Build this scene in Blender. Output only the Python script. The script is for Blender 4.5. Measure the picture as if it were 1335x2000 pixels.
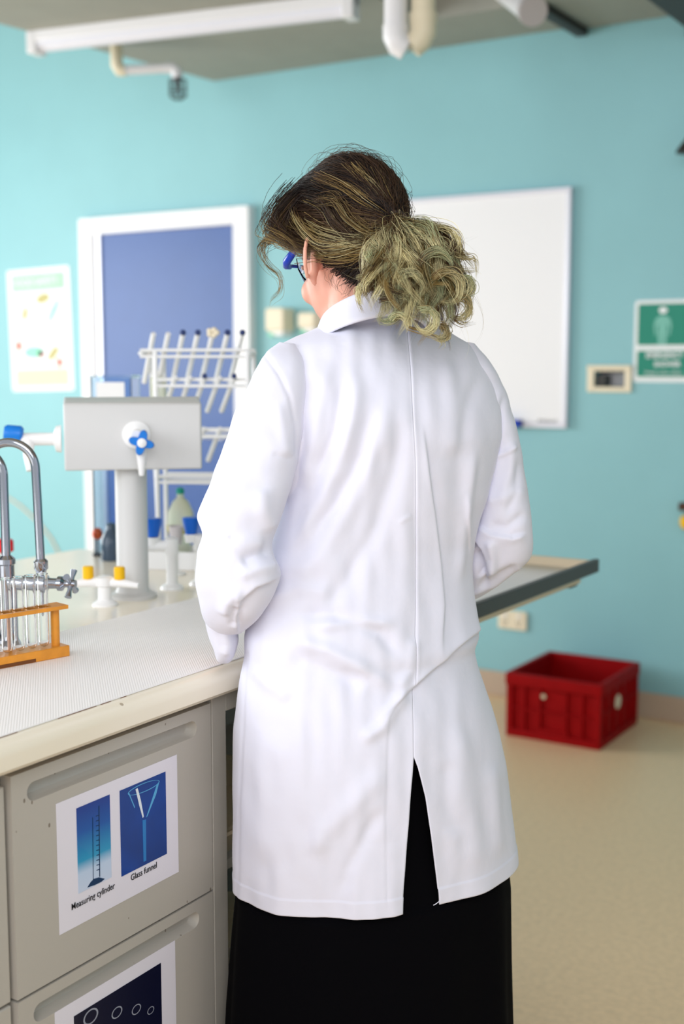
import bpy, bmesh, math, random
import numpy as np
from mathutils import Vector, Matrix
random.seed(4); rng = np.random.default_rng(4)
for o in list(bpy.data.objects): bpy.data.objects.remove(o)
SC = bpy.context.scene; COL = SC.collection
# ------------------------------------------------------------------ camera
FPX = 2450.; CAMZ = 1.35; YAW = math.radians(32); PIT = math.radians(6.75)
cam_d = bpy.data.cameras.new('camera'); cam = bpy.data.objects.new('camera', cam_d); COL.objects.link(cam)
cam.location = (0, 0, CAMZ); cam.rotation_euler = (math.pi/2-PIT, 0, YAW)
cam_d.sensor_fit = 'VERTICAL'; cam_d.sensor_height = 36; cam_d.lens = 36*FPX/2000
cam_d.dof.use_dof = True; cam_d.dof.focus_distance = 1.78; cam_d.dof.aperture_fstop = 2.8
cam_d.clip_start = .05
SC.camera = cam
# ------------------------------------------------------------------ world, lights, exposure
w = bpy.data.worlds.new('world'); SC.world = w; w.use_nodes = True
w.node_tree.nodes['Background'].inputs[0].default_value = (.93, .96, 1, 1)
w.node_tree.nodes['Background'].inputs[1].default_value = .5
def area(name, loc, target, sx, sy, power, col):
    d = bpy.data.lights.new(name, 'AREA'); d.shape = 'RECTANGLE'; d.size = sx; d.size_y = sy; d.energy = power; d.color = col
    o = bpy.data.objects.new(name, d); COL.objects.link(o); o.location = loc
    o.rotation_euler = (Vector(target)-Vector(loc)).to_track_quat('-Z', 'Y').to_euler(); return o
area('window_daylight', (-2.5, -1.5, 1.9), (-1.1, 1.6, 1.0), 2.6, 1.6, 36, (.93, .95, 1))
area('side_window_daylight', (-6.0, 2.0, 1.6), (-2.5, 2.8, 1.2), 2.4, 1.5, 78, (.97, .99, 1))
area('room_ceiling_light', (.5, -.9, 2.5), (-.7, 1.4, .8), 1.8, 1.4, 27, (1, .98, .97))
SC.view_settings.view_transform = 'Standard'; SC.view_settings.look = 'None'
SC.view_settings.gamma = 1; SC.view_settings.use_curve_mapping = False; SC.view_settings.exposure = .66
# ------------------------------------------------------------------ pixel -> world helpers (build-time measuring)
Rv = np.array([math.cos(YAW), math.sin(YAW), 0]); Fh = np.array([-math.sin(YAW), math.cos(YAW), 0]); Zv = np.array([0, 0, 1.])
C0 = np.array([0, 0, CAMZ]); FW = Fh*math.cos(PIT)-Zv*math.sin(PIT); UP = Fh*math.sin(PIT)+Zv*math.cos(PIT)
def ray(x, y): return Rv*((x-667.5)/FPX)+FW-UP*((y-1000)/FPX)
def onZ(x, y, z): d = ray(x, y); return C0+d*((z-CAMZ)/d[2])
def onY(x, y, v): d = ray(x, y); return C0+d*(v/d[1])
def onX(x, y, v): d = ray(x, y); return C0+d*(v/d[0])
def atF(x, y, F): d = ray(x, y); return C0+d*(F/(d@Fh))
def proj(P):
    v = np.asarray(P)-C0; z = v@FW
    return 667.5+FPX*(v@Rv)/z, 1000-FPX*(v@UP)/z
# ------------------------------------------------------------------ materials
def nt(m): return m.node_tree.nodes, m.node_tree.links
def mat(name, col, rough=.5, metal=0, bump=0, bscale=200, var=0, vscale=8, trans=0, ior=1.45, alpha=1, sheen=0, spec=.5, coat=0, emit=None, sub=0):
    m = bpy.data.materials.new(name); m.use_nodes = True; n, l = nt(m); b = n['Principled BSDF']
    b.inputs['Base Color'].default_value = (*col, 1); b.inputs['Roughness'].default_value = rough
    b.inputs['Metallic'].default_value = metal; b.inputs['IOR'].default_value = ior
    b.inputs['Transmission Weight'].default_value = trans; b.inputs['Alpha'].default_value = alpha
    b.inputs['Specular IOR Level'].default_value = spec; b.inputs['Coat Weight'].default_value = coat
    b.inputs['Sheen Weight'].default_value = sheen
    if sub:
        b.inputs['Subsurface Weight'].default_value = sub; b.inputs['Subsurface Radius'].default_value = (.012, .004, .002); b.inputs['Subsurface Scale'].default_value = 1
    tc = n.new('ShaderNodeTexCoord')
    if var:
        t = n.new('ShaderNodeTexNoise'); t.inputs['Scale'].default_value = vscale; t.inputs['Detail'].default_value = 5
        l.new(tc.outputs['Object'], t.inputs['Vector'])
        r = n.new('ShaderNodeMapRange'); r.inputs[1].default_value = .3; r.inputs[2].default_value = .7; r.inputs[3].default_value = 1-var; r.inputs[4].default_value = 1+var*.4
        l.new(t.outputs[0], r.inputs[0])
        mx = n.new('ShaderNodeMix'); mx.data_type = 'RGBA'; mx.blend_type = 'MULTIPLY'; mx.inputs[0].default_value = 1
        mx.inputs[6].default_value = (*col, 1); l.new(r.outputs[0], mx.inputs[7]); l.new(mx.outputs[2], b.inputs['Base Color'])
    if bump:
        t = n.new('ShaderNodeTexNoise'); t.inputs['Scale'].default_value = bscale; t.inputs['Detail'].default_value = 3
        l.new(tc.outputs['Object'], t.inputs['Vector'])
        bp = n.new('ShaderNodeBump'); bp.inputs['Strength'].default_value = bump; bp.inputs['Distance'].default_value = .001
        l.new(t.outputs[0], bp.inputs['Height']); l.new(bp.outputs[0], b.inputs['Normal'])
    return m
def S(r, g, b):
    f = lambda c: (c/255/12.92) if c/255 <= .04045 else ((c/255+.055)/1.055)**2.4
    return (f(r), f(g), f(b))
M = {}
M['wall'] = mat('teal_paint', S(142, 194, 202), .55, bump=.3, bscale=120, var=.04, vscale=3)
M['ceil'] = mat('ceiling_paint', S(205, 196, 184), .8, var=.05)
M['soffit'] = mat('soffit_board', S(158, 160, 152), .8, var=.05)
M['floor'] = mat('vinyl_floor', S(240, 208, 168), .35, var=.10, vscale=60, bump=.05, bscale=60)
M['skirt'] = mat('vinyl_skirting', S(190, 170, 150), .6)
M['white'] = mat('white_gloss', S(238, 238, 242), .35)
M['whitep'] = mat('white_plastic', S(240, 240, 240), .3)
M['pod'] = mat('pod_enamel', S(206, 206, 205), .4)
M['board'] = mat('whiteboard_enamel', S(244, 244, 248), .3)
M['alu'] = mat('aluminium', S(225, 225, 235), .35, .4)
M['door'] = mat('blue_door_paint', S(60, 92, 156), .4, bump=.1, bscale=60, var=.04)
M['bench'] = mat('bench_laminate', S(238, 230, 212), .22, var=.05, vscale=5)
M['matw'] = None
M['grey'] = mat('cabinet_grey', S(178, 174, 166), .42, bump=.15, bscale=400, var=.05, vscale=20)
M['dark'] = mat('dark_gap', S(40, 38, 36), .8)
M['steel'] = mat('tray_steel', S(190, 190, 188), .3, .9)
M['rim'] = mat('tray_rim', S(82, 84, 84), .5, .2)
M['chrome'] = mat('chrome', S(168, 172, 180), .1, 1)
M['blue'] = mat('blue_plastic', S(0, 120, 215), .35)
M['blued'] = mat('blue_handle_plastic', S(0, 96, 200), .35)
M['yellow'] = mat('yellow_plastic', S(245, 190, 0), .4)
M['red'] = mat('crate_red', S(150, 0, 5), .6, spec=.15, var=.1, vscale=20)
M['redk'] = mat('red_knob', S(220, 10, 30), .3)
M['orange'] = mat('orange_plastic', S(250, 90, 20), .4)
M['wood'] = mat('varnished_pine', S(226, 150, 48), .35, var=.18, vscale=40)
M['stain'] = mat('burnt_wood', S(110, 62, 22), .6)
M['glass'] = mat('clear_glass', (1, 1, 1), .02, trans=1, ior=1.45)
M['acryl'] = mat('clear_acrylic', S(225, 240, 250), .05, trans=1, ior=1.2)
M['liquid'] = mat('yellow_liquid', S(240, 225, 60), .05, trans=.6, ior=1.33)
M['cloudy'] = mat('cloudy_plastic', S(232, 236, 216), .4, trans=.4, ior=1.3)
M['stopper'] = mat('grey_stopper', S(190, 184, 186), .6)
M['navy'] = mat('navy_tip', S(40, 58, 110), .6)
M['jar'] = mat('smoky_bottle', S(70, 90, 110), .2, trans=.3)
M['paper'] = mat('print_paper', S(228, 226, 238), .5, coat=.2)
M['ink'] = mat('black_ink', S(20, 20, 28), .6)
M['cream'] = mat('cream_plastic', S(238, 226, 200), .4)
M['socket_dark'] = mat('socket_hole', S(60, 60, 60), .6)
M['green'] = mat('sign_green', S(0, 135, 112), .45)
M['pale_green'] = mat('poster_green', S(170, 225, 185), .6)
M['pale_peach'] = mat('poster_peach', S(240, 205, 185), .6)
M['poster'] = mat('poster_white', S(235, 240, 242), .4)
M['pink'] = mat('poster_coral', S(240, 110, 90), .6)
M['olive'] = mat('poster_olive', S(190, 180, 120), .6)
M['mint'] = mat('poster_mint', S(150, 225, 195), .6)
M['tube'] = mat('light_diffuser', S(226, 228, 240), .4)
M['pipe'] = mat('pvc_pipe', S(228, 228, 232), .35)
M['pipec'] = mat('aged_pipe', S(226, 216, 190), .45)
M['darkm'] = mat('dark_metal', S(60, 55, 52), .5, .4)
M['skirtf'] = mat('black_skirt', S(4, 4, 7), .95, spec=.08)
M['shoe'] = mat('black_leather', S(15, 15, 16), .4)
M['skin'] = mat('skin', S(228, 168, 146), .5, sub=.15, var=.05, vscale=25)
M['tiegrey'] = mat('hair_tie', S(60, 48, 40), .8)
M['gframe'] = mat('glasses_blue', S(10, 60, 190), .25)
M['lens'] = mat('glasses_lens', S(235, 245, 255), .03, trans=1, ior=1.1)
M['eye'] = mat('eyeball', S(235, 232, 228), .2)
M['iris'] = mat('iris', S(70, 48, 30), .2)
M['beige'] = mat('beige_tray', S(206, 190, 162), .5)
M['brown'] = mat('brown_box', S(80, 50, 38), .7)
M['wire'] = mat('orange_cable', S(240, 190, 150), .5)
def coat_mat():
    m = mat('white_cotton_twill', S(226, 227, 242), .8, sheen=.2, spec=.25); n, l = nt(m); b = n['Principled BSDF']
    tc = n.new('ShaderNodeTexCoord'); a = n.new('ShaderNodeTexNoise'); a.inputs['Scale'].default_value = 9; a.inputs['Detail'].default_value = 4
    l.new(tc.outputs['Object'], a.inputs['Vector'])
    bp = n.new('ShaderNodeBump'); bp.inputs['Strength'].default_value = .35; bp.inputs['Distance'].default_value = .012; l.new(a.outputs[0], bp.inputs['Height'])
    c = n.new('ShaderNodeTexWave'); c.inputs['Scale'].default_value = 500; c.inputs['Distortion'].default_value = .4
    l.new(tc.outputs['Object'], c.inputs['Vector'])
    b2 = n.new('ShaderNodeBump'); b2.inputs['Strength'].default_value = .05; b2.inputs['Distance'].default_value = .0005
    l.new(c.outputs[0], b2.inputs['Height']); l.new(bp.outputs[0], b2.inputs['Normal']); l.new(b2.outputs[0], b.inputs['Normal']); return m
M['coat'] = coat_mat()
def dots_mat(name, base, spotcol, scale, thr, rough, spotscale_z=1, bump=0):
    m = mat(name, base, rough, bump=bump, bscale=300); n, l = nt(m); b = n['Principled BSDF']
    tc = n.new('ShaderNodeTexCoord'); v = n.new('ShaderNodeTexVoronoi'); v.inputs['Scale'].default_value = scale
    mp = n.new('ShaderNodeMapping'); mp.inputs['Scale'].default_value = (1, 1, spotscale_z)
    l.new(tc.outputs['Object'], mp.inputs[0]); l.new(mp.outputs[0], v.inputs['Vector'])
    sp = n.new('ShaderNodeSeparateColor'); l.new(v.outputs['Color'], sp.inputs[0])
    t = n.new('ShaderNodeMath'); t.operation = 'MULTIPLY'; t.inputs[1].default_value = thr; l.new(sp.outputs[0], t.inputs[0])
    lt = n.new('ShaderNodeMath'); lt.operation = 'LESS_THAN'; l.new(v.outputs['Distance'], lt.inputs[0]); l.new(t.outputs[0], lt.inputs[1])
    g = n.new('ShaderNodeMath'); g.operation = 'GREATER_THAN'; g.inputs[1].default_value = .72; l.new(sp.outputs[1], g.inputs[0])
    k = n.new('ShaderNodeMath'); k.operation = 'MULTIPLY'; l.new(lt.outputs[0], k.inputs[0]); l.new(g.outputs[0], k.inputs[1])
    k2 = n.new('ShaderNodeMath'); k2.operation = 'MULTIPLY'; k2.inputs[1].default_value = .7; l.new(k.outputs[0], k2.inputs[0])
    mx = n.new('ShaderNodeMix'); mx.data_type = 'RGBA'; mx.inputs[6].default_value = (*base, 1); mx.inputs[7].default_value = (*spotcol, 1)
    l.new(k2.outputs[0], mx.inputs[0]); l.new(mx.outputs[2], b.inputs['Base Color']); return m
M['drawer'] = dots_mat('stained_grey_enamel', S(182, 178, 170), S(92, 74, 54), 70, .13, .4, .6, .1)
M['edge'] = dots_mat('worn_bench_edge', S(240, 232, 214), S(150, 130, 105), 30, .12, .2)
def mat_sheet():
    m = mat('ribbed_white_mat', S(243, 241, 240), .5); n, l = nt(m); b = n['Principled BSDF']
    tc = n.new('ShaderNodeTexCoord'); wv = n.new('ShaderNodeTexWave'); wv.inputs['Scale'].default_value = 130; wv.bands_direction = 'DIAGONAL'
    l.new(tc.outputs['Object'], wv.inputs['Vector'])
    bp = n.new('ShaderNodeBump'); bp.inputs['Strength'].default_value = .3; bp.inputs['Distance'].default_value = .0008
    l.new(wv.outputs[0], bp.inputs['Height']); l.new(bp.outputs[0], b.inputs['Normal']); return m
M['matw'] = mat_sheet()
def grad_mat(name, stops):
    m = mat(name, (1, 1, 1), .5, coat=.2); n, l = nt(m); b = n['Principled BSDF']
    tc = n.new('ShaderNodeTexCoord'); s = n.new('ShaderNodeSeparateXYZ'); l.new(tc.outputs['Generated'], s.inputs[0])
    r = n.new('ShaderNodeValToRGB'); l.new(s.outputs[2], r.inputs[0])
    e = r.color_ramp.elements; e[0].position = stops[0][0]; e[0].color = (*stops[0][1], 1); e[1].position = stops[-1][0]; e[1].color = (*stops[-1][1], 1)
    for p, c in stops[1:-1]: q = e.new(p); q.color = (*c, 1)
    l.new(r.outputs[0], b.inputs['Base Color']); return m
def vcol_mat(name):
    m = mat(name, (.1, .1, .1), .42, spec=.35); n, l = nt(m); a = n.new('ShaderNodeVertexColor'); a.layer_name = 'strand'
    l.new(a.outputs[0], n['Principled BSDF'].inputs['Base Color']); return m
M['hair'] = vcol_mat('ombre_hair')
M['hairbase'] = mat('dark_hair', S(46, 32, 24), .7)
# ------------------------------------------------------------------ mesh builder
class MB:
    def __init__(s): s.v = []; s.f = []; s.m = []; s.mi = 0
    def add(s, V, F):
        o = len(s.v); s.v += [tuple(map(float, p)) for p in V]; s.f += [tuple(i+o for i in f) for f in F]; s.m += [s.mi]*len(F); return s
    def box(s, x0, x1, y0, y1, z0, z1):
        V = [(x, y, z) for x in (x0, x1) for y in (y0, y1) for z in (z0, z1)]
        return s.add(V, [(0, 1, 3, 2), (4, 6, 7, 5), (0, 4, 5, 1), (2, 3, 7, 6), (0, 2, 6, 4), (1, 5, 7, 3)])
    def rings(s, rs, cap=True, closed=True):
        n = len(rs[0]); V = [p for r in rs for p in r]; F = []
        for i in range(len(rs)-1):
            for j in range(n if closed else n-1):
                k = (j+1) % n; F.append((i*n+j, i*n+k, (i+1)*n+k, (i+1)*n+j))
        if cap: F.append(tuple(range(n))[::-1]); F.append(tuple((len(rs)-1)*n+j for j in range(n)))
        return s.add(V, F)
    def tube(s, pts, r, n=12, cap=True, sx=1):
        P = [np.array(p, float) for p in pts]; rr = r if hasattr(r, '__len__') else [r]*len(P); rs = []; up = None
        for i, p in enumerate(P):
            t = P[min(i+1, len(P)-1)]-P[max(i-1, 0)]; t = t/(np.linalg.norm(t)+1e-9)
            if up is None: up = np.array([0, 0, 1.]) if abs(t[2]) < .9 else np.array([1., 0, 0])
            a = up-t*(up@t); a /= np.linalg.norm(a); up = a; b = np.cross(t, a)
            rs.append([p+rr[i]*(math.cos(q)*a*sx+math.sin(q)*b) for q in np.linspace(0, 2*math.pi, n, endpoint=False)])
        return s.rings(rs, cap)
    def cyl(s, p0, p1, r0, r1=None, n=20): return s.tube([p0, p1], [r0, r0 if r1 is None else r1], n)
    def lathe(s, prof, c=(0, 0, 0), n=28, axis=None):
        ax = np.array(axis if axis is not None else (0, 0, 1.), float); ax /= np.linalg.norm(ax)
        a = np.array([1., 0, 0]) if abs(ax[0]) < .9 else np.array([0, 1., 0]); a = a-ax*(a@ax); a /= np.linalg.norm(a); b = np.cross(ax, a); c = np.array(c)
        return s.rings([[c+ax*h+max(r, 1e-5)*(math.cos(q)*a+math.sin(q)*b) for q in np.linspace(0, 2*math.pi, n, endpoint=False)] for r, h in prof])
    def ball(s, c, r, n=14, sc=(1, 1, 1)):
        c = np.array(c); rs = []
        for i in range(1, n):
            th = math.pi*i/n
            rs.append([c+r*np.array([math.sin(th)*math.cos(q)*sc[0], math.sin(th)*math.sin(q)*sc[1], -math.cos(th)*sc[2]]) for q in np.linspace(0, 2*math.pi, n+4, endpoint=False)])
        return s.rings(rs)
    def quad(s, a, b, c, d): return s.add([a, b, c, d], [(0, 1, 2, 3)])
    def build(s, name, mats, parent=None, smooth=True, bevel=0, base=None, label=None, solid=0):
        me = bpy.data.meshes.new(name); V = np.array(s.v, float)
        if base is not None: V = V-np.array(base)
        me.from_pydata(V.tolist(), [], s.f)
        for m in (mats if isinstance(mats, (list, tuple)) else [mats]): me.materials.append(M[m] if isinstance(m, str) else m)
        me.polygons.foreach_set('material_index', s.m)
        bm = bmesh.new(); bm.from_mesh(me)
        if solid != -1: bmesh.ops.recalc_face_normals(bm, faces=bm.faces)
        bm.to_mesh(me); bm.free()
        if smooth:
            me.polygons.foreach_set('use_smooth', [True]*len(me.polygons)); me.set_sharp_from_angle(angle=math.radians(38))
        o = bpy.data.objects.new(name, me); COL.objects.link(o)
        if parent: o.parent = parent
        if bevel:
            b = o.modifiers.new('bevel', 'BEVEL'); b.width = bevel; b.segments = 3; b.limit_method = 'ANGLE'; b.angle_limit = math.radians(40)
        if solid and solid > 0:
            q = o.modifiers.new('solid', 'SOLIDIFY'); q.thickness = solid; q.offset = -1
        if label: o['label'] = label
        return o
def tag(o, label, cat, group=None, kind=None):
    o['label'] = label; o['category'] = cat
    if group: o['group'] = group
    if kind: o['kind'] = kind
    return o
def thing(name, label, cat, loc=(0, 0, 0), rz=0, group=None):
    o = bpy.data.objects.new(name, None); COL.objects.link(o); o.location = tuple(map(float, loc)); o.rotation_euler = (0, 0, rz); o.empty_display_size = .05
    return tag(o, label, cat, group)
def struct(o): o['kind'] = 'structure'; return o
def copy_tree(root, loc, label, rz=None):
    r = root.copy(); COL.objects.link(r); r.location = tuple(map(float, loc)); r['label'] = label
    if rz is not None: r.rotation_euler = (0, 0, rz)
    for ch in [c for c in bpy.data.objects if c.parent == root]:
        c = ch.copy(); COL.objects.link(c); c.parent = r
        for g in [x for x in bpy.data.objects if x.parent == ch]:
            d = g.copy(); COL.objects.link(d); d.parent = c
    return r
def text_obj(name, body, size, origin, u, v, m, parent=None, base=None, width=None, offset=0):
    cu = bpy.data.curves.new(name, 'FONT'); cu.body = body; cu.size = size; cu.extrude = .00015; cu.offset = offset
    t = bpy.data.objects.new(name, cu); COL.objects.link(t); bpy.context.view_layer.update()
    me = bpy.data.meshes.new_from_object(t); bpy.data.objects.remove(t)
    co = np.zeros(len(me.vertices)*3); me.vertices.foreach_get('co', co); co = co.reshape(-1, 3)
    if width: co[:, :1] *= width/(co[:, 0].max()+1e-9)
    u = np.array(u, float); v = np.array(v, float); n = np.cross(u, v)
    P = np.array(origin)+co[:, :1]*u+co[:, 1:2]*v+co[:, 2:]*n
    if base is not None: P = P-np.array(base)
    me.vertices.foreach_set('co', P.ravel()); me.materials.append(M[m]); me.update()
    o = bpy.data.objects.new(name, me); COL.objects.link(o)
    if parent: o.parent = parent
    return o
# ------------------------------------------------------------------ room
WY = 4.6; XL = -6.4; XR = 2.6; YN = -2.4; CZ = 3.2
struct(MB().box(XL-.1, XR, YN, WY+.1, -.1, 0).build('floor', 'floor'))
# back wall with recess hole for the wall box
hx0, hz0 = -1.735, 1.262; hx1, hz1 = -1.615, 1.322
b = MB(); b.box(XL-.1, hx0, WY, WY+.1, 0, CZ+.1); b.box(hx1, XR, WY, WY+.1, 0, CZ+.1)
b.box(hx0, hx1, WY, WY+.1, 0, hz0); b.box(hx0, hx1, WY, WY+.1, hz1, CZ+.1); b.box(hx0, hx1, WY+.09, WY+.1, hz0, hz1)
struct(b.build('wall_back', 'wall', smooth=False))
struct(MB().box(XL-.1, XL, YN, WY, 0, CZ+.1).build('wall_left', 'wall'))
struct(MB().box(XR, XR+.1, 1.2, WY+.1, 0, CZ+.1).build('wall_right', 'wall'))
struct(MB().box(XL-.1, XR+.1, .6, WY+.1, CZ, CZ+.1).build('ceiling', 'ceil'))
b = MB(); b.box(-3.30, XR, WY-.012, WY, 0, .1); struct(b.build('baseboard_back', 'skirt', bevel=.004))
struct(MB().box(XL, -4.36, WY-.012, WY, 0, .1).build('baseboard_left', 'skirt', bevel=.004))
# lowered ceiling soffit: deep on the left, a strip along the wall
b = MB(); V = [(-3.80, 1.2), (-2.28, 1.2), (-2.28, 4.22), (-1.81, 4.22), (-1.81, 4.597), (-3.545, 4.597)]
b.rings([[(x, y, z) for x, y in V] for z in (2.6, 3.195)])
sf = struct(b.build('trim_1', 'soffit', smooth=False))
b = MB(); b.box(-1.80, 0.6, 3.5, 4.597, 2.59, 3.195); struct(b.build('trim_2', 'soffit', smooth=False))
b = MB(); b.box(-1.835, -1.79, 4.2, 4.59, 2.56, 2.59); struct(b.build('trim_3', 'darkm', smooth=False, bevel=.004))
# dark duct, upper right
p = onZ(1290, 22, 2.5)
du = thing('ceiling_duct', 'dark metal duct crossing the ceiling at the top right corner', 'duct', (p[0]+.2, p[1], 2.5))
MB().box(-.2, .2, -.9, 1.0, .0, .69).build('duct_body', 'darkm', du, bevel=.01)
MB().box(-.21, .21, .3, .35, -.012, .69).build('flange', 'darkm', du, bevel=.003)
# ------------------------------------------------------------------ door
dr = struct(bpy.data.objects.new('door_1', None)); COL.objects.link(dr); dr.location = (-3.83, WY, 0)
dx0, dx1, dz = -.51, .50, 2.04
b = MB(); t = .085
for a0, a1, z0, z1 in ((dx0, dx0+t, 0, dz), (dx1-t, dx1, 0, dz), (dx0+t, dx1-t, dz-t*.9, dz)): b.box(a0, a1, -.05, 0, z0, z1)
b.build('door_frame', 'white', dr, bevel=.003)
b = MB(); b.box(dx0+t, dx1-t, -.022, 0, .01, dz-t*.9); b.build('door_leaf', 'door', dr, bevel=.002)
b = MB(); b.box(dx0+t, dx0+t+.035, -.034, 0, 0, dz-t*.9); b.build('door_stop', 'alu', dr, bevel=.002)
b = MB(); b.cyl((dx1-t-.07, -.022, 1.02), (dx1-t-.07, -.065, 1.02), .012); b.tube([(dx1-t-.07, -.06, 1.02), (dx1-t-.19, -.06, 1.02)], .009); b.build('door_handle', 'alu', dr)
# ------------------------------------------------------------------ whiteboard
A = onY(800, 388, WY); B = onY(1110, 838, WY); wx0, wx1 = -2.96, -1.838; wz0, wz1 = 1.10, 2.015
wb = thing('whiteboard', 'white dry-erase board in a silver frame on the teal wall behind the person', 'whiteboard', ((wx0+wx1)/2, WY, wz0))
hw = (wx1-wx0)/2; hh = wz1-wz0
MB().box(-hw+.01, hw-.01, -.018, -.001, .01, hh-.01).build('board_panel', 'board', wb)
b = MB()
for r_ in ((-hw, hw, 0, .018), (-hw, hw, hh-.018, hh)): b.box(r_[0], r_[1], -.026, -.001, r_[2], r_[3])
for r_ in ((-hw, -hw+.018), (hw-.018, hw)): b.box(r_[0], r_[1], -.026, -.001, .018, hh-.018)
b.build('board_frame', 'alu', wb, bevel=.003)
p = onY(1048, 822, WY-.02); text_obj('maker_print', 'whiteboards', .022, (p[0]-wb.location[0], -.0185, p[2]-wz0-.006), (1, 0, 0), (0, 0, 1), 'socket_dark', wb, width=.085)
p = onY(1000, 820, WY-.045)
er = thing('board_eraser', 'blue eraser resting at the bottom edge of the whiteboard', 'eraser', (p[0]-.02, WY-.046, 1.1))
MB().box(-.06, .055, -.018, .018, .0, .03).build('eraser_body', mat('eraser_blue', S(10, 60, 190), .5), er, bevel=.008)
MB().box(-.06, .055, .0185, .026, .0, .03).build('felt_pad', 'socket_dark', er, bevel=.002)
# ------------------------------------------------------------------ wall fittings
def rrect(x0, x1, z0, z1, r, n=6):
    P = []
    for cx, cz, a in ((x1-r, z1-r, 0), (x0+r, z1-r, 90), (x0+r, z0+r, 180), (x1-r, z0+r, 270)):
        for k in range(n+1): q = math.radians(a+90*k/n); P.append((cx+r*math.cos(q), cz+r*math.sin(q)))
    return P
def slab(b, P, y0, y1):
    b.rings([[(x, y, z) for x, z in P] for y in (y0, y1)]); return b
so = thing('power_outlet', 'cream double power outlet low on the wall left of the red crate', 'outlet', (-2.057, WY, .32))
slab(MB(), rrect(-.062, .062, -.038, .038, .006), -.014, -.001).build('faceplate', 'cream', so, bevel=.003)
for sx in (-.03, .03):
    MB().box(sx-.006, sx+.006, -.019, -.013, .010, .026).build('switch', 'whitep', so, bevel=.001)
    b = MB(); b.box(sx-.008, sx-.005, -.0155, -.013, -.012, -.002); b.box(sx+.005, sx+.008, -.0155, -.013, -.012, -.002); b.box(sx-.0015, sx+.0015, -.0155, -.013, -.025, -.016); b.build('socket', 'socket_dark', so)
rb = thing('wall_box', 'cream recessed wall box with a dark opening beside the green sign', 'wall box', (-1.675, WY, 1.292))
b = MB()
b.box(-.088, -.06, -.012, -.001, -.05, .052); b.box(.06, .086, -.012, -.001, -.05, .052); b.box(-.06, .06, -.012, -.001, .03, .052); b.box(-.06, .06, -.012, -.001, -.05, -.03)
b.build('surround', 'cream', rb, bevel=.003)
b = MB(); b.box(-.058, .058, .06, .062, -.028, .028); b.build('back_plate', 'stopper', rb)
MB().box(-.056, -.018, .0, .058, -.027, .015).build('toggle_block', 'socket_dark', rb, bevel=.003)
MB().box(-.088, .086, -.017, -.012, .036, .05).build('hood_lip', 'cream', rb, bevel=.002)
# green sign
sg = thing('safety_sign', 'green and white emergency shower sign on the wall at the right edge', 'sign', (-1.476, WY, 1.433))
slab(MB(), rrect(-.108, .108, -.152, .15, .014), -.004, -.001).build('sign_plate', 'poster', sg)
slab(MB(), rrect(-.094, .094, -.015, .136, .005), -.0055, -.004).build('picture_panel', 'green', sg)
slab(MB(), rrect(-.094, .094, -.132, -.036, .005), -.0055, -.004).build('text_panel', 'green', sg)
b = MB(); y0, y1 = -.0068, -.0055
slab(b, [(.016*math.cos(q)+.0, .112+.012*math.sin(q)) for q in np.linspace(0, 2*math.pi, 20, endpoint=False)], y0, y1)
b.build('shower_head', 'poster', sg)
b = MB()
fig = [(-.012, .092), (-.028, .08), (-.034, .055), (-.028, .02), (-.022, .02), (-.024, .05), (-.016, .062), (-.018, .02), (-.015, -.014), (-.002, -.014), (0, .03), (.002, -.014), (.015, -.014), (.018, .02), (.016, .062), (.024, .05), (.022, .02), (.028, .02), (.034, .055), (.028, .08), (.012, .092)]
slab(b, fig, y0, y1); b.build('standing_figure', mat('sign_pale_green', S(120, 190, 175), .5), sg)
text_obj('sign_text', 'EMERGENCY', .03, (-.06, -.007, -.062), (1, 0, 0), (0, 0, 1), 'poster', sg, width=.14, offset=.0008)
text_obj('sign_text', 'SHOWER', .026, (-.028, -.007, -.094), (1, 0, 0), (0, 0, 1), 'poster', sg, width=.10, offset=.0008)
text_obj('sign_text', 'keep area clear', .018, (-.062, -.007, -.122), (1, 0, 0), (0, 0, 1), 'poster', sg, width=.14)
# poster on the left
p0 = onY(12, 526, WY); p1 = onY(148, 766, WY)
cx, cz = (p0[0]+p1[0])/2, (p0[2]+p1[2])/2
ps = thing('poster', 'pale food hygiene poster with a green top and peach base left of the blue door', 'poster', (cx, WY, cz)); ps.rotation_euler = (0, math.radians(-1.5), 0)
W2, H2 = .215, .305
slab(MB(), rrect(-W2, W2, -H2, H2, .008), -.003, -.001).build('laminated_sheet', 'poster', ps)
def patch(name, m, shapes, par, y=-.0042):
    b = MB()
    for P in shapes: slab(b, P, y, -.003)
    return b.build(name, m, par)
def ell(cx, cz, rx, rz, a=0, n=18):
    a = math.radians(a); return [(cx+rx*math.cos(q)*math.cos(a)-rz*math.sin(q)*math.sin(a), cz+rx*math.cos(q)*math.sin(a)+rz*math.sin(q)*math.cos(a)) for q in np.linspace(0, 2*math.pi, n, endpoint=False)]
patch('title_band', 'pale_green', [rrect(-.185, .185, .195, .28, .004)], ps)
patch('bottom_band', 'pale_peach', [rrect(-.185, .185, -.28, -.195, .004)], ps)
for e_ in (ell(-.155, -.075, .022, .026), ell(.125, -.165, .022, .022), ell(-.0, -.12, .02, .02)): patch('red_fruit', 'pink', [e_], ps)
for e_ in (ell(.085, -.12, .05, .022, 40), ell(.03, .155, .05, .025, 10), ell(-.1, .085, .02, .035, -20)): patch('dish_picture', 'olive', [e_], ps)
for e_ in (ell(.1, .09, .018, .07, -35), ell(-.05, -.11, .07, .03)): patch('leaf_picture', 'mint', [e_], ps)
text_obj('title_print', 'FOOD SAFETY', .05, (-.165, -.0045, .222), (1, 0, 0), (0, 0, 1), 'poster', ps, width=.3)
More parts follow.
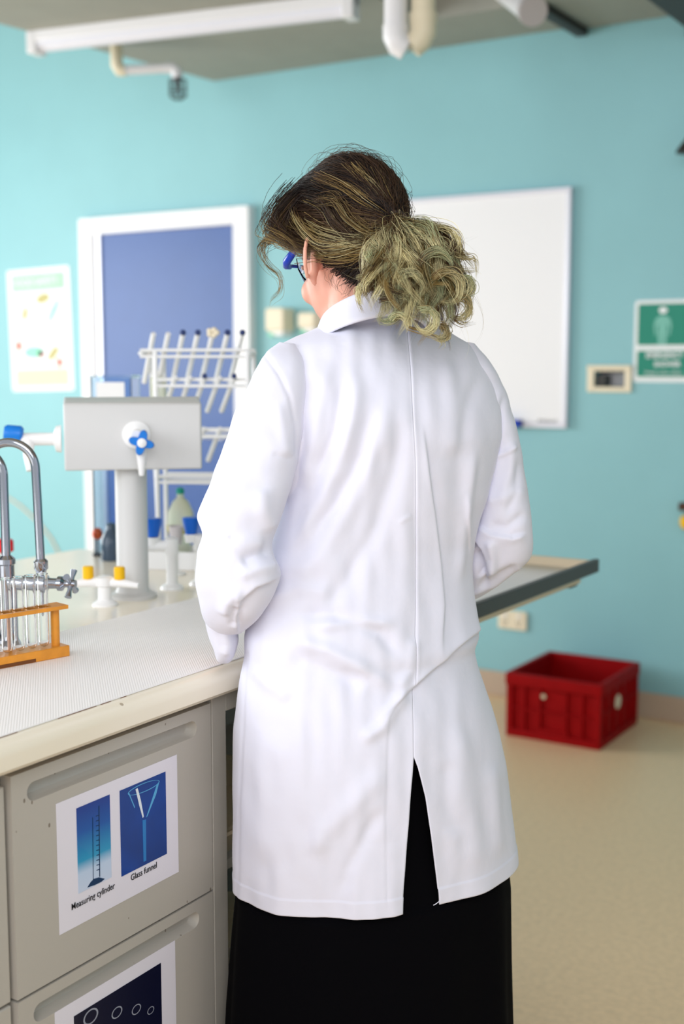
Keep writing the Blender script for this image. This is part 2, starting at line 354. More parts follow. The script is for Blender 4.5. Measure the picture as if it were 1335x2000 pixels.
# cable on wall
P = [onY(x, y, WY-.006) for x, y in ((-30, 950), (10, 968), (40, 988), (75, 1020), (100, 1052), (125, 1100))]
tag(MB().tube([p-P[0] for p in P], .004, 8).build('wall_cable', 'wire'), 'thin pale orange cable sagging along the wall behind the chrome taps', 'cable').location = tuple(P[0])
# soap dispensers
def dispenser(px0, px1, py0, py1, label, name='soap_dispenser'):
    a = onY(px0, py0, WY); c = onY(px1, py1, WY); w_ = (c[0]-a[0])/2; h_ = a[2]-c[2]
    t = thing(name, label, 'dispenser', ((a[0]+c[0])/2, WY, c[2]), 0, 'wall dispensers')
    slab(MB(), rrect(-w_, w_, .02, h_, .012), -.09, -.001).build('dispenser_body', 'cream', t, bevel=.008)
    MB().box(-w_*.75, w_*.75, -.075, -.001, 0, .03).build('spout', 'whitep', t, bevel=.004)
    MB().box(-w_*.8, -w_*.3, -.08, -.06, -.006, .012).build('push_lever', 'mint', t, bevel=.002)
dispenser(540, 576, 603, 656, 'cream soap dispenser on the wall right of the door frame')
dispenser(603, 636, 612, 650, 'pale dispenser on the wall beside the neck of the person')
# right-edge brackets
for n_, lab, y, cat in (('wall_lamp', 'dark tapered metal fitting at the right edge high on the wall', 292, 'lamp'), ):
    p = onY(1336, y, WY-.15); t = thing(n_, lab, cat, (p[0]+.02, WY, p[2]))
    MB().lathe([(.008, -.02), (.05, -.012), (.045, .0), (.018, .035), (.012, .05)], (0, -.15, 0)).build('shade', 'darkm', t)
    MB().tube([(0, -.15, .045), (0, -.12, .07), (0, -.001, .07)], .008).build('arm', 'darkm', t)
p = onY(1340, 990, WY-.06); t = thing('valve_fitting', 'brown pipe fitting at the right edge above a yellow knob', 'valve', (p[0], WY, p[2]))
MB().cyl((-.028, -.055, 0), (.05, -.055, 0), .016).build('fitting_body', 'brown', t, bevel=.002)
MB().cyl((.03, -.055, 0), (.03, -.001, 0), .01).build('wall_stub', 'brown', t)
MB().lathe([(.01, 0), (.028, -.008), (.03, -.035), (.02, -.05), (.003, -.052)], (.006, -.055, -.03)).build('valve_knob', 'yellow', t)
MB().cyl((.006, -.055, -.032), (.006, -.055, 0), .008).build('valve_stem', 'brown', t)
# ------------------------------------------------------------------ ceiling fittings
a = atF(60, 102, 4.9*.848+.0); a = onZ(62, 102, 2.53); c = onZ(696, 30, 2.53)
d = c-a; L = np.linalg.norm(d[:2]); ang = math.atan2(d[1], d[0])
fl = thing('batten_light', 'long white fluorescent batten light under the grey soffit', 'light', ((a+c)/2), ang)
MB().box(-L/2, L/2, -.035, .035, .03, .07).build('housing', 'white', fl, bevel=.004)
b = MB(); b.rings([[(x, .032*math.cos(q), .03+.032*min(0, math.sin(q))*1.1) for q in np.linspace(0, 2*math.pi, 24, endpoint=False)] for x in (-L/2+.03, L/2-.03)]); b.build('diffuser', 'tube', fl)
for s_ in (-1, 1): MB().box(s_*L/2-.022*(1+s_)/1-.0, s_*L/2+.022*(1-s_), -.036, .036, -.012, .07).build('end_cap', 'pipe', fl, bevel=.006)
def pipe_arc(c, u, v, r, a0, a1, n=9): return [np.array(c)+r*(math.cos(math.radians(a))*np.array(u)+math.sin(math.radians(a))*np.array(v)) for a in np.linspace(a0, a1, n)]
F1 = 3.85
base = atF(800, 60, F1); t = thing('drain_pipe', 'pair of fat white plastic drain pipes joined by an elbow hanging from the ceiling', 'pipe', base)
pa = atF(772, 64, F1); pb = atF(826, 60, F1)
MB().cyl((pa[0], pa[1], CZ), pa-np.array([0, 0, .0]), .034, n=24).build('left_pipe', 'pipe', t, base=base)
MB().cyl((pb[0], pb[1], CZ), pb, .036, n=24).build('right_pipe', 'pipec', t, base=base)
MB().tube([pa+Zv*.02, pa-Zv*.01, pa*.85+pb*.15-Zv*.035, pa*.6+pb*.4-Zv*.05], [.038, .038, .038, .034], 24).build('elbow', 'pipe', t, base=base)
MB().tube([pb+Zv*.02, pb-Zv*.005, pb*.85+pa*.15-Zv*.028, pb*.6+pa*.4-Zv*.045], [.040, .040, .038, .034], 24).build('elbow', 'pipec', t, base=base)
MB().cyl(pb+Zv*.02, pb+Zv*.05, .041, n=24).build('collar', 'pipec', t, base=base)
a = onZ(985, -20, 2.66); c = onZ(1040, 22, 2.5)
t = thing('vent_pipe', 'grey white pipe stub slanting down from the ceiling right of the drain pipes', 'pipe', c)
MB().tube([c+(a-c)*4.2, c], .042, 24).build('pipe_body', 'pipe', t, base=c)
MB().tube([c+(a-c)*.06, c-(a-c)*.02], .048, 24).build('end_collar', 'stopper', t, base=c)
# sprinkler
Fs = 5.1
q0 = atF(228, 112, Fs); q1 = atF(228, 138, Fs); q2 = atF(342, 132, Fs); q3 = atF(347, 152, Fs)
t = thing('sprinkler_pipe', 'white bent pipe with a caged sprinkler head below the ceiling at the left', 'sprinkler', q1)
r_ = .022
P = [(q1[0], q1[1], CZ)]+[q1+(q2-q1)*0+Zv*.06]+[q1+Zv*.02, q1+(q2-q1)*.05, q1+(q2-q1)*.14]
MB().tube([np.array(p) for p in P], .024, 16).build('riser_elbow', 'pipec', t, base=q1)
MB().tube([q1+(q2-q1)*.12, q1+(q2-q1)*.88], .019, 16).build('horizontal_pipe', 'pipe', t, base=q1)
MB().tube([q1+(q2-q1)*.84, q1+(q2-q1)*.96, q2+(q3-q2)*.3, q3], .022, 16).build('elbow', 'pipe', t, base=q1)
cg = q3; rc = .034
MB().lathe([(.012, 0), (.012, -.02), (.005, -.025), (.005, -.05), (.02, -.052), (.02, -.056), (.002, -.058)], cg).build('sprinkler_head', 'chrome', t, base=q1)
b = MB()
for k in range(10):
    q = 2*math.pi*k/10; u = np.array([math.cos(q), math.sin(q), 0]); b.tube([cg+u*.012-Zv*.002, cg+u*rc-Zv*.01, cg+u*rc-Zv*.07, cg+u*.018-Zv*.082], .0018, 6)
for zz, r2 in ((-.01, rc), (-.042, rc), (-.07, rc), (-.082, .018)):
    b.tube([cg+np.array([math.cos(q)*r2, math.sin(q)*r2, zz]) for q in np.linspace(0, 2*math.pi, 25)], .0018, 6, cap=False)
b.build('wire_cage', 'darkm', t, base=q1)
# ------------------------------------------------------------------ bench worktop
BZ = .9; BX = -1.11; BXL = -2.152; BYE = 2.235; BY0 = -.6
b = MB(); prof = [(BXL, BZ-.04), (BXL, BZ), (BX-.02, BZ)]
for k in range(1, 9): q = math.radians(90-90*k/8); prof.append((BX-.018+.018*math.cos(q), BZ-.018+.018*math.sin(q)))
prof += [(BX, BZ-.034), (BX-.006, BZ-.04)]
b.rings([[(x-BX, y, z-BZ) for x, z in prof] for y in np.linspace(BY0, BYE, 12)])
wt = b.build('worktop', 'edge'); wt.location = (BX, 0, BZ); tag(wt, 'long cream laminate island worktop with a rounded worn front edge', 'worktop')
mt = MB().box(-.39, -.022, BY0, 2.2, .0003, .0022).build('bench_mat', 'matw', bevel=.0008); mt.location = (BX, 0, BZ); tag(mt, 'white ribbed mat lying along the front edge of the worktop', 'mat')
for (x, y, l_) in ((148, 1391, .035), (8, 1438, .02), (205, 1373, .01), (236, 1361, .006)):
    p = onZ(x, y, BZ); sc_ = MB().box(BX-.025, BX-.0215, p[1]-l_, p[1]+l_, BZ+.0001, BZ+.0008).build('edge_chip', 'stain', wt, base=(BX, 0, BZ)); sc_['label'] = 'dark worn chip along the front edge'
# ------------------------------------------------------------------ drawer cabinets
FX = -1.135
def drawer(parent, y0, y1, z0, z1, hy0, hy1, hz, hr):
    """drawer front facing +X with a stadium scoop; coordinates local to parent"""
    t_ = .0185; bm = bmesh.new()
    rect = [(y0, z0), (y1, z0), (y1, z1), (y0, z1)]
    def stad(s): 
        P = []
        for k in range(13): q = math.radians(-90+180*k/12); P.append((hy1-hr+hr*s*math.cos(q), hz+hr*s*math.sin(q)))
        for k in range(13): q = math.radians(90+180*k/12); P.append((hy0+hr+hr*s*math.cos(q), hz+hr*s*math.sin(q)))
        return P
    vo = [bm.verts.new((0, y, z)) for y, z in rect]; eo = [bm.edges.new((vo[i], vo[(i+1) % 4])) for i in range(4)]
    st = [bm.verts.new((0, y, z)) for y, z in stad(1)]; n = len(st); es = [bm.edges.new((st[i], st[(i+1) % n])) for i in range(n)]
    bmesh.ops.triangle_fill(bm, edges=eo+es, use_beauty=True)
    prev = st
    for s, d in ((.97, -.002), (.93, -.007), (.85, -.0125), (.62, -.0165), (.3, -.0175)):
        cur = [bm.verts.new((d, y, z)) for y, z in stad(s)]
        for i in range(n): bm.faces.new((prev[i], prev[(i+1) % n], cur[(i+1) % n], cur[i]))
        prev = cur
    bm.faces.new(prev[::-1])
    vb = [bm.verts.new((-t_, y, z)) for y, z in rect]
    for i in range(4): bm.faces.new((vo[i], vb[i], vb[(i+1) % 4], vo[(i+1) % 4]))
    bm.faces.new(vb)
    bmesh.ops.recalc_face_normals(bm, faces=bm.faces)
    me = bpy.data.meshes.new('drawer_front'); bm.to_mesh(me); bm.free(); me.materials.append(M['drawer'])
    me.polygons.foreach_set('use_smooth', [True]*len(me.polygons)); me.set_sharp_from_angle(angle=math.radians(40))
    o = bpy.data.objects.new('drawer', me); COL.objects.link(o); o.parent = parent
    s_ = MB(); s_.box(-.45, -.019, y0+.02, y1-.02, z0+.02, z0+.03); s_.box(-.45, -.019, y0+.02, y0+.03, z0+.03, z1-.06); s_.box(-.45, -.019, y1-.03, y1-.02, z0+.03, z1-.06)
    s_.box(-.45, -.44, y0+.03, y1-.03, z0+.03, z1-.06); s_.build('drawer_box', 'grey', o)
    return o
def carcass(par, y0, y1, plinth=True):
    b = MB(); b.box(-.48, -.020, y0, y0+.008, .1, .857); b.box(-.48, -.020, y1-.008, y1, .1, .857); b.box(-.48, -.472, y0+.008, y1-.008, .1, .857)
    b.box(-.48, -.020, y0+.008, y1-.008, .1, .11); b.box(-.45, -.06, y0, y1, 0, .1); b.build('body', 'grey', par)
yA, yB = 1.048, 1.447
cb = thing('drawer_cabinet', 'grey drawer cabinet with two labelled drawers under the worktop', 'cabinet', (FX, 0, 0))
carcass(cb, yA, yB)
drawer(cb, yA+.001, yB-.001, .556, .846, 1.075, 1.412, .817, .0125)
drawer(cb, yA+.001, yB-.001, .262, .552, 1.075, 1.412, .524, .0125)
drawer(cb, yA+.001, yB-.001, .108, .258, 1.075, 1.412, .235, .0125)
cl = thing('side_cabinet', 'grey cabinet at the left edge whose front stands slightly lower', 'cabinet', (FX-.004, 0, 0))
carcass(cl, yA-.45, yA-.003)
b = MB(); b.box(-.018, 0, yA-.449, yA-.006, .556, .835); b.build('upper_panel', 'drawer', cl, bevel=.002); b = MB(); b.box(-.018, -.0, yA-.449, yA-.006, .108, .552); b.build('lower_panel', 'drawer', cl, bevel=.002)
co_ = thing('open_shelf_cabinet', 'open grey shelf cabinet beside the coat of the person', 'cabinet', (FX, 0, 0))
y0, y1 = yB+.002, 2.21
b = MB(); b.box(-.012, .0, y0, y0+.034, .1, .857); b.box(-.012, 0, y0+.034, y1, .825, .857); b.box(-.012, 0, y1-.03, y1, .1, .825); b.build('face_frame', 'grey', co_, bevel=.001)
b = MB(); b.box(-.48, -.013, y0, y0+.015, .1, .857); b.box(-.48, -.013, y1-.015, y1, .1, .857); b.box(-.48, -.47, y0+.015, y1-.015, .1, .857); b.build('side_panel', 'grey', co_)
for z in (.11, .33, .56): MB().box(-.469, -.02, y0+.016, y1-.016, z, z+.016).build('shelf', 'grey', co_, bevel=.001)
MB().box(-.45, -.06, y0, y1, 0, .1).build('plinth', 'grey', co_)
t = thing('shelf_tray', 'beige plastic tray on the upper shelf of the open cabinet', 'tray', (FX-.14, y0+.19, .576))
b = MB(); b.rings([rrp for rrp in [[(x, y, z) for x, y in rrect(-w1, w1, -d1, d1, .03)] for w1, d1, z in ((.10, .145, .0), (.115, .16, .045), (.125, .17, .05), (.112, .157, .047), (.097, .142, .006))]])
b.build('tray_body', 'beige', t)
b = MB(); b.rings([[(x, y, z) for x, y in rrect(-.129, .129, -.174, .174, .03)] for z in (.044, .05)], cap=False); b.build('tray_lip', 'beige', t)
t = thing('shelf_basket', 'dark brown box at the back of the upper shelf in the cabinet', 'box', (FX-.36, y0+.2, .576))
b = MB(); b.box(-.09, .09, -.14, .14, 0, .006); b.box(-.09, -.084, -.14, .14, .006, .1); b.box(.084, .09, -.14, .14, .006, .1); b.box(-.084, .084, -.14, -.134, .006, .1); b.box(-.084, .084, .134, .14, .006, .1); b.build('box_body', 'brown', t, bevel=.002)
t = thing('shelf_dish', 'pale enamel dish on the middle shelf of the open cabinet', 'dish', (FX-.14, y0+.2, .346))
MB().lathe([(.06, 0), (.1, .02), (.11, .05), (.113, .05), (.103, .018), (.06, .004)], n=32).build('dish_body', 'cream', t)
# ------------------------------------------------------------------ printed sheets
def PX(x, y, dx=0): p = onX(x, y, FX); return np.array([FX+dx, p[1], p[2]])
sheet_c = PX(230, 1650)
s1 = thing('printed_sheet', 'laminated sheet picturing a measuring cylinder and glass funnel on the top drawer', 'sign', sheet_c)
def face(b, pts, dx, thick=.0003):
    P = [PX(x, y) for x, y in pts]; b.rings([[(FX+dx, p[1], p[2]) for p in P], [(FX+dx+thick, p[1], p[2]) for p in P]])
    return b
def rectYZ(y0, y1, z0, z1): return [(y0, z0), (y1, z0), (y1, z1), (y0, z1)]
def plate(name, m, Y0, Y1, Z0, Z1, dx, par, th=.0003):
    return MB().box(FX+dx, FX+dx+th, Y0, Y1, Z0, Z1).build(name, m, par, base=par.location)
a = PX(111, 1567); c = PX(346, 1475); e = PX(113, 1826); f_ = PX(347, 1705)
Y0, Y1 = (a[1]+e[1])/2, (c[1]+f_[1])/2; Z1 = (a[2]+c[2])/2; Z0 = (e[2]+f_[2])/2
plate('paper', 'paper', Y0, Y1, Z0, Z1, .0003, s1)
def span(pts):
    P = [PX(*p) for p in pts]; return min(p[1] for p in P), max(p[1] for p in P), np.mean([P[2][2], P[3][2]]), np.mean([P[0][2], P[1][2]])
g1 = grad_mat('cylinder_photo', [(0, S(200, 214, 238)), (.22, S(190, 210, 236)), (.36, S(40, 150, 195)), (.7, S(8, 84, 165)), (1, S(8, 52, 140))])
y_a, y_b, z_a, z_b = span([(151, 1577), (213, 1552), (152, 1738), (213, 1722)])
plate('cylinder_photo', g1, y_a, y_b, z_a, z_b, .0008, s1)
y_a, y_b, z_a, z_b = span([(235, 1542), (322, 1508), (236, 1710), (323, 1670)])
plate('funnel_photo', mat('funnel_photo', S(8, 62, 145), .5, coat=.2, var=.25, vscale=15), y_a, y_b, z_a, z_b, .0008, s1)
b = MB()
for P in ([(179, 1596), (180, 1596), (181, 1718), (180, 1718)], [(191, 1574), (192.5, 1573), (194, 1712), (192.5, 1712)]): face(b, P, .0012)
for k in range(12):
    yy = 1592+k*9.6; face(b, [(186+.1*k, yy+1), (192+.1*k, yy-1), (192+.1*k, yy+.6), (186+.1*k, yy+2.4)], .0012)
face(b, [(169, 1733), (176, 1722), (182, 1716), (192, 1713), (203, 1716), (196, 1722), (184, 1728)], .0012)
b.build('cylinder_drawing', mat('cylinder_ink', S(12, 50, 90), .5), s1, base=sheet_c)
lb = mat('funnel_highlight', S(90, 170, 220), .4); lw = mat('funnel_glint', S(225, 235, 245), .4)
b = MB(); face(b, [(263, 1541), (267, 1539), (273, 1562), (279, 1594), (277, 1597), (270, 1572)], .0014); b.build('funnel_glint', lw, s1, base=sheet_c)
b = MB(); face(b, [(277, 1602), (283.5, 1600), (284, 1680), (279, 1683)], .0011); b.build('funnel_stem', mat('funnel_stem', S(40, 125, 195), .4), s1, base=sheet_c)
b = MB(); face(b, [(304, 1534), (309, 1528), (303, 1552), (286, 1594), (284, 1596)], .0012); b.build('funnel_wall', lb, s1, base=sheet_c); b = MB(); face(b, [(249, 1549), (250.5, 1548), (262, 1576), (261, 1578)], .0012); b.build('funnel_wall', lb, s1, base=sheet_c)
b = MB(); q_ = np.linspace(0, 2*math.pi, 36, endpoint=False)
R1 = [PX(279+31*math.cos(a_), 1538-12*math.cos(a_)+9*math.sin(a_), .0013) for a_ in q_]; R2 = [PX(279+29.6*math.cos(a_), 1538-12*math.cos(a_)+7.6*math.sin(a_), .0013) for a_ in q_]
b.rings([R1, R2], cap=False); b.build('funnel_rim', lb, s1, base=sheet_c, solid=-1)
def label_text(txt, p0, p1, size, par, sheet):
    A_ = PX(*p0); B_ = PX(*p1); text_obj('caption', txt, size, (FX+.0012, A_[1], (A_[2]+B_[2])/2), (0, 1, 0), (0, 0, 1), 'ink', par, base=sheet, width=B_[1]-A_[1], offset=.00006)
label_text('Measuring cylinder', (138, 1775), (223, 1737), .0125, s1, sheet_c)
label_text('Glass funnel', (254, 1718), (305, 1696), .0125, s1, sheet_c)
c2 = PX(225, 1960)
s2 = thing('printed_sheet', 'laminated sheet with four glass rims on a navy picture on the lower drawer', 'sign', c2)
a = PX(106, 1975); c = PX(341, 1839); plate('paper', 'paper', a[1], c[1], .335, (a[2]+c[2])/2, .0003, s2)
a = PX(143, 1983); c = PX(313, 1882); plate('tubes_photo', mat('tubes_photo', S(10, 14, 44), .4, coat=.2), a[1], c[1], .36, (a[2]+c[2])/2, .0008, s2)
gl = mat('rim_print', S(150, 155, 170), .5)
for (x, y, rr) in ((176, 1985, .0125), (227, 1977, .0095), (265, 1971, .0085), (293, 1973, .0065)):
    p = PX(x, y); b = MB(); n = 24; R1 = []; R2 = []
    for q in np.linspace(0, 2*math.pi, n, endpoint=False):
        u = np.array([0, math.cos(q)*1.15, math.sin(q)*.85]); R1.append(p+u*rr+[.0012, 0, 0]); R2.append(p+u*(rr*.8)+[.0012, 0, 0])
    b.rings([R1, R2], cap=False); b.build('glass_rim', gl, s2, base=c2, solid=-1)
# ------------------------------------------------------------------ steel tray shelf at the bench end
t = thing('drain_board', 'dark rimmed steel draining board cantilevered from the far end of the bench', 'draining board', (-1.25, 2.5, .875))
y0, y1 = 2.24-2.5, 2.76-2.5; x0, x1 = -.36, .226
MB().box(x0, x1, y0, y1, -.008, .0).build('tray_floor', 'steel', t)
b = MB(); b.box(x1-.01, x1+.004, y0-.13, y1, -.006, .024); b.build('front_rim', 'rim', t, bevel=.002)
b = MB(); b.box(x0, x1-.011, y1-.012, y1, -.008, .02); b.box(x0, x0+.012, y0, y1-.012, -.008, .02); b.build('rear_rim', 'beige', t, bevel=.002)
MB().box(x1-.014, x1-.002, y0-.13, y1-.10, -.018, -.0065).build('lower_rail', 'beige', t, bevel=.001)
MB().box(x1-.04, x1-.01, y1-.14, y1-.099, -.026, -.0085).build('bracket', 'rim', t, bevel=.001)
MB().box(-.02, .02, 2.212, 2.234, 0, .8595).build('end_post', 'cream', co_, bevel=.002)
tag(MB().box(-2.13, -1.64, 0, 2.2, 0, .86).build('rear_cabinet', 'grey', bevel=.002), 'grey cabinet block under the far side of the worktop', 'cabinet')
# ------------------------------------------------------------------ service pod
pl = onZ(260, 1166, BZ); pl[2] = BZ
pd = thing('service_pod', 'large white box pod on a fat white column with a blue star knob', 'service pod', pl, YAW+math.radians(11))
MB().lathe([(.046, 0), (.046, .006), (.034, .012), (.0305, .02), (.0305, .255)], n=36).build('column', 'pod', pd)
F0 = pl@Fh; ztop = 1.277-BZ; zbot = .252
b = MB(); hw_ = .128
prof = [(-.058, zbot), (-.060, ztop-.006), (-.056, ztop), (0.0, ztop+.010), (.056, ztop), (.058, zbot)]
b.rings([[(x, y, z) for y, z in prof] for x in (-hw_+.006, hw_+.004)]); b.build('box_housing', 'pod', pd, bevel=.004)
def star(c, ax, r, name, par, m):
    b = MB(); ax = np.array(ax, float); u = np.array([0, 0, 1.]); v = np.cross(ax, u); P = []
    for k in range(32):
        q = 2*math.pi*k/32+.25; rr = r*(.48+.52*(abs(math.cos(2*q-.5)))**1.6); P.append((rr*math.cos(q), rr*math.sin(q)))
    b.rings([[np.array(c)+ax*h+u*(y*s)+v*(x*s) for x, y in P] for h, s in ((0, .9), (.004, 1), (.012, 1), (.016, .9))]); return b.build(name, m, par)
kx, kz = .018, ztop-.071
b = MB(); b.lathe([(.026, 0), (.026, .008), (.012, .014), (.010, .04)], (kx-.008, -.0575, kz+.012), axis=(0, -1, 0)); b.build('tap_flange', 'whitep', pd)
b = MB(); b.tube([(kx, -.085, kz), (kx, -.088, kz-.03), (kx, -.085, kz-.062)], [.012, .009, .005], 14); b.build('tap_spout', 'whitep', pd)
st = star((kx, -.098, kz), (0, -1, 0), .024, 'star_knob', pd, 'blue')
MB().lathe([(.0085, -.001), (.0085, .02), (.004, .022)], (kx, -.098, kz), axis=(0, -1, 0)).build('knob_cap', 'whitep', st)
b = MB(); b.lathe([(.026, 0), (.024, .01), (.012, .014), (.012, .075)], (-hw_, -.01, ztop-.068), axis=(-1, 0, 0)); b.build('tap_flange', 'whitep', pd)
b = MB(); b.tube([(-hw_-.06, -.01, ztop-.068), (-hw_-.06, -.03, ztop-.10), (-hw_-.058, -.04, ztop-.125)], [.012, .009, .006], 14); b.build('tap_spout', 'whitep', pd)
b = MB(); b.lathe([(.012, .07), (.017, .075), (.0165, .1), (.013, .105)], (-hw_, -.01, ztop-.068), axis=(-1, 0, .12), n=10); b.build('blue_knob', 'blue', pd)
# ------------------------------------------------------------------ gas tap with yellow knobs
gp = onZ(205, 1182, BZ)
gt = thing('gas_tap', 'white twin gas tap with two yellow knobs in front of the pod column', 'gas tap', gp, YAW-.1)
MB().lathe([(.024, 0), (.024, .004), (.016, .009), (.0125, .012), (.0125, .036), (.017, .038), (.017, .053), (.01, .056)], n=24).build('tap_column', 'whitep', gt)
for s_ in (-1, 1):
    MB().tube([(0, 0, .044), (s_*.03, -.004, .044), (s_*.068, -.01, .040)], [.010, .009, .0055], 14).build('hose_nozzle', 'whitep', gt)
    MB().lathe([(.008, .044), (.008, .050), (.0105, .051), (.0105, .072), (.0085, .074)], (s_*.030, -.003, 0), n=12).build('yellow_knob', 'yellow', gt)
# ------------------------------------------------------------------ white water taps with blue handles
def blue_tap(px, py, label, hx, hz, side):
    p = onZ(px, py, BZ); t = thing('water_tap', label, 'tap', p, YAW, 'white bench taps with blue handles')
    MB().lathe([(.024, 0), (.022, .006), (.0115, .012), (.0105, .068), (.014, .073), (.014, .101), (.008, .105)], n=24).build('tap_column', 'whitep', t)
    MB().tube([(0, 0, .087), (side*.05, 0, .087), (side*.066, 0, .081)], [.012, .011, .009], 14).build('tap_arm', 'whitep', t)
    MB().lathe([(.011, .088), (.0135, .101), (.014, .105)], (hx, 0, 0), n=20).build('handle_base', 'whitep', t)
    MB().lathe([(.011, hz), (.0175, hz+.034), (.015, hz+.037)], (hx, 0, 0), n=10).build('blue_handle', 'blued', t)
    return t
blue_tap(336, 1150, 'white bench tap with a blue handle immediately right of the pod column', -.036, .106, -1)
blue_tap(392, 1142, 'white bench tap with a blue handle half hidden by the left sleeve', -.019, .102, 1)
# ------------------------------------------------------------------ drying rack
rp = onZ(300, 1092, BZ); rp = onZ(392, 1088, BZ)
dk = thing('drying_rack', 'white wire glassware drying rack with slanting pegs at the far bench end', 'drying rack', onZ(388, 1106, BZ), YAW-.12)
MB().box(-.1, .12, -.055, .055, 0, .012).build('drip_tray', 'whitep', dk, bevel=.003)
b = MB(); b.box(-.1, .12, -.06, -.055, 0, .04); b.box(-.1, .12, .055, .06, 0, .04); b.box(-.105, -.1, -.06, .06, 0, .04); b.box(.12, .125, -.06, .06, 0, .04); b.build('tray_wall', 'whitep', dk, bevel=.002)
def zpx(y, F=2.72): return atF(400, y, F)[2]-BZ
Z1_, Z2_, Z3_, Z4_ = zpx(690), zpx(748), zpx(848), zpx(938)
for z, xa, xb in ((Z1_, -.115, .125), (Z2_, -.085, .125), (Z3_, -.085, .125), (Z4_, -.085, .125)):
    for y in (-.035, .035):
        for dz_ in (-.007, .007): MB().tube([(xa, y, z+dz_), (xb, y, z+dz_)], .0032, 8).build('rail', 'whitep', dk)
    for x in (xa, xb): MB().tube([(x, -.037, z), (x, .037, z)], .0045, 8).build('cross_rail', 'whitep', dk)
for x in (-.112, -.082, .122):
    MB().tube([(x if x != -.112 else -.098, .035, .012), (x, .035, Z1_+.008)], .0055, 10).build('upright', 'whitep', dk)
for x in (-.082, .122): MB().tube([(x, -.035, .012), (x, -.035, Z1_+.004)], .0055, 10).build('upright', 'whitep', dk)
MB().box(-.112, -.078, .02, .05, Z2_-.12, Z2_+.012).build('bracket_plate', 'cloudy', dk, bevel=.003)
k = 0
for zt, xs in ((Z1_, [(-.096+.0325*i) for i in range(7)]), (Z2_, [-.05+.0325*i for i in range(5)]), (Z3_, [-.06+.036*i for i in range(5)])):
    for i, x in enumerate(xs):
        up_ = .042 if zt == Z1_ else .012
        pg = MB().tube([(x+.014, -.045, zt+up_), (x-.034, .045, zt-.064)], .0055, 10).build('peg', 'whitep', dk)
        if zt == Z1_ and i in (2, 3, 5, 6): MB().ball((x+.0145, -.047, zt+up_+.002), .0068, 8).build('peg_tip', 'navy', pg)
        if zt == Z1_ and i == 4:
            b = MB(); [b.ball((x+.015+.009*math.cos(q), -.047, zt+up_+.002+.006*math.sin(q)), .0062, 8) for q in np.linspace(0, 2*math.pi, 6)[:-1]]; b.build('peg_tip', 'cream', pg)
        if zt == Z2_ and i in (2, 4): MB().ball((x+.0145, -.047, zt+up_+.003), .006, 8).build('peg_tip', 'navy', pg)
# flask with yellow liquid on the rack's tray front
p = onZ(352, 1100, BZ+.0)
fk = thing('wash_flask', 'cloudy round-shouldered flask with a little yellow liquid beside the drying rack', 'flask', onZ(354, 1100, BZ)+Zv*.0125)
MB().lathe([(.02, 0), (.022, .05), (.030, .066), (.031, .08), (.028, .105), (.018, .128), (.008, .138), (.0075, .15)], n=28).build('flask_body', 'cloudy', fk)
MB().lathe([(.0225, .052), (.0308, .066), (.0314, .076)], n=28).build('liquid_band', 'liquid', fk)
MB().lathe([(.009, .146), (.009, .156), (.004, .16)], n=14).build('stopper', mat('green_cap', S(0, 150, 125), .4), fk)
gc = thing('crucible', 'small grey white cup standing between the two blue tap handles', 'cup', atF(348, 1045, 2.62)-np.array([0, 0, .012]))
gc.location = tuple(onZ(345, 1122, BZ)); 
MB().lathe([(.011, .068), (.0165, .105), (.0145, .105), (.009, .072)], n=20).build('cup_body', 'stopper', gc)
MB().lathe([(.02, 0), (.02, .004), (.004, .008), (.004, .063), (.011, .0675)], n=20).build('cup_stand', 'whitep', gc)
# acrylic case behind pod, with dark bottle and orange knob
ac = thing('acrylic_case', 'tall clear acrylic case with a white label behind the pod', 'case', onZ(232, 1082, BZ), YAW-.05)
b = MB(); h_ = atF(232, 738, 2.9)[2]-BZ
for x0_, x1_, y0_, y1_ in ((-.048, .048, -.045, -.042), (-.048, .048, .042, .045), (-.048, -.045, -.042, .042), (.045, .048, -.042, .042)): b.box(x0_, x1_, y0_, y1_, 0, h_)
b.build('case_wall', 'acryl', ac)
MB().box(-.05, .05, -.047, .047, h_, h_+.006).build('case_lid', 'acryl', ac, bevel=.001)
MB().box(-.034, .032, -.0475, -.0455, h_-.05, h_-.01).build('case_label', 'whitep', ac)
jb = thing('dark_bottle', 'smoky dark bottle beside the foot of the pod column', 'bottle', onZ(218, 1094, BZ))
MB().lathe([(.022, 0), (.024, .005), (.024, .05), (.014, .068), (.011, .072), (.011, .085), (.004, .087)], n=24).build('bottle_body', 'jar', jb)
ok = thing('orange_bulb', 'orange rubber bulb on a short stem left of the dark bottle', 'bulb', onZ(191, 1085, BZ))
MB().lathe([(.012, 0), (.012, .004), (.003, .007), (.003, .042)], n=16).build('stem', 'socket_dark', ok)
MB().ball((0, 0, .052), .0125, 12, (1, 1, 1.15)).build('bulb_body', 'orange', ok)
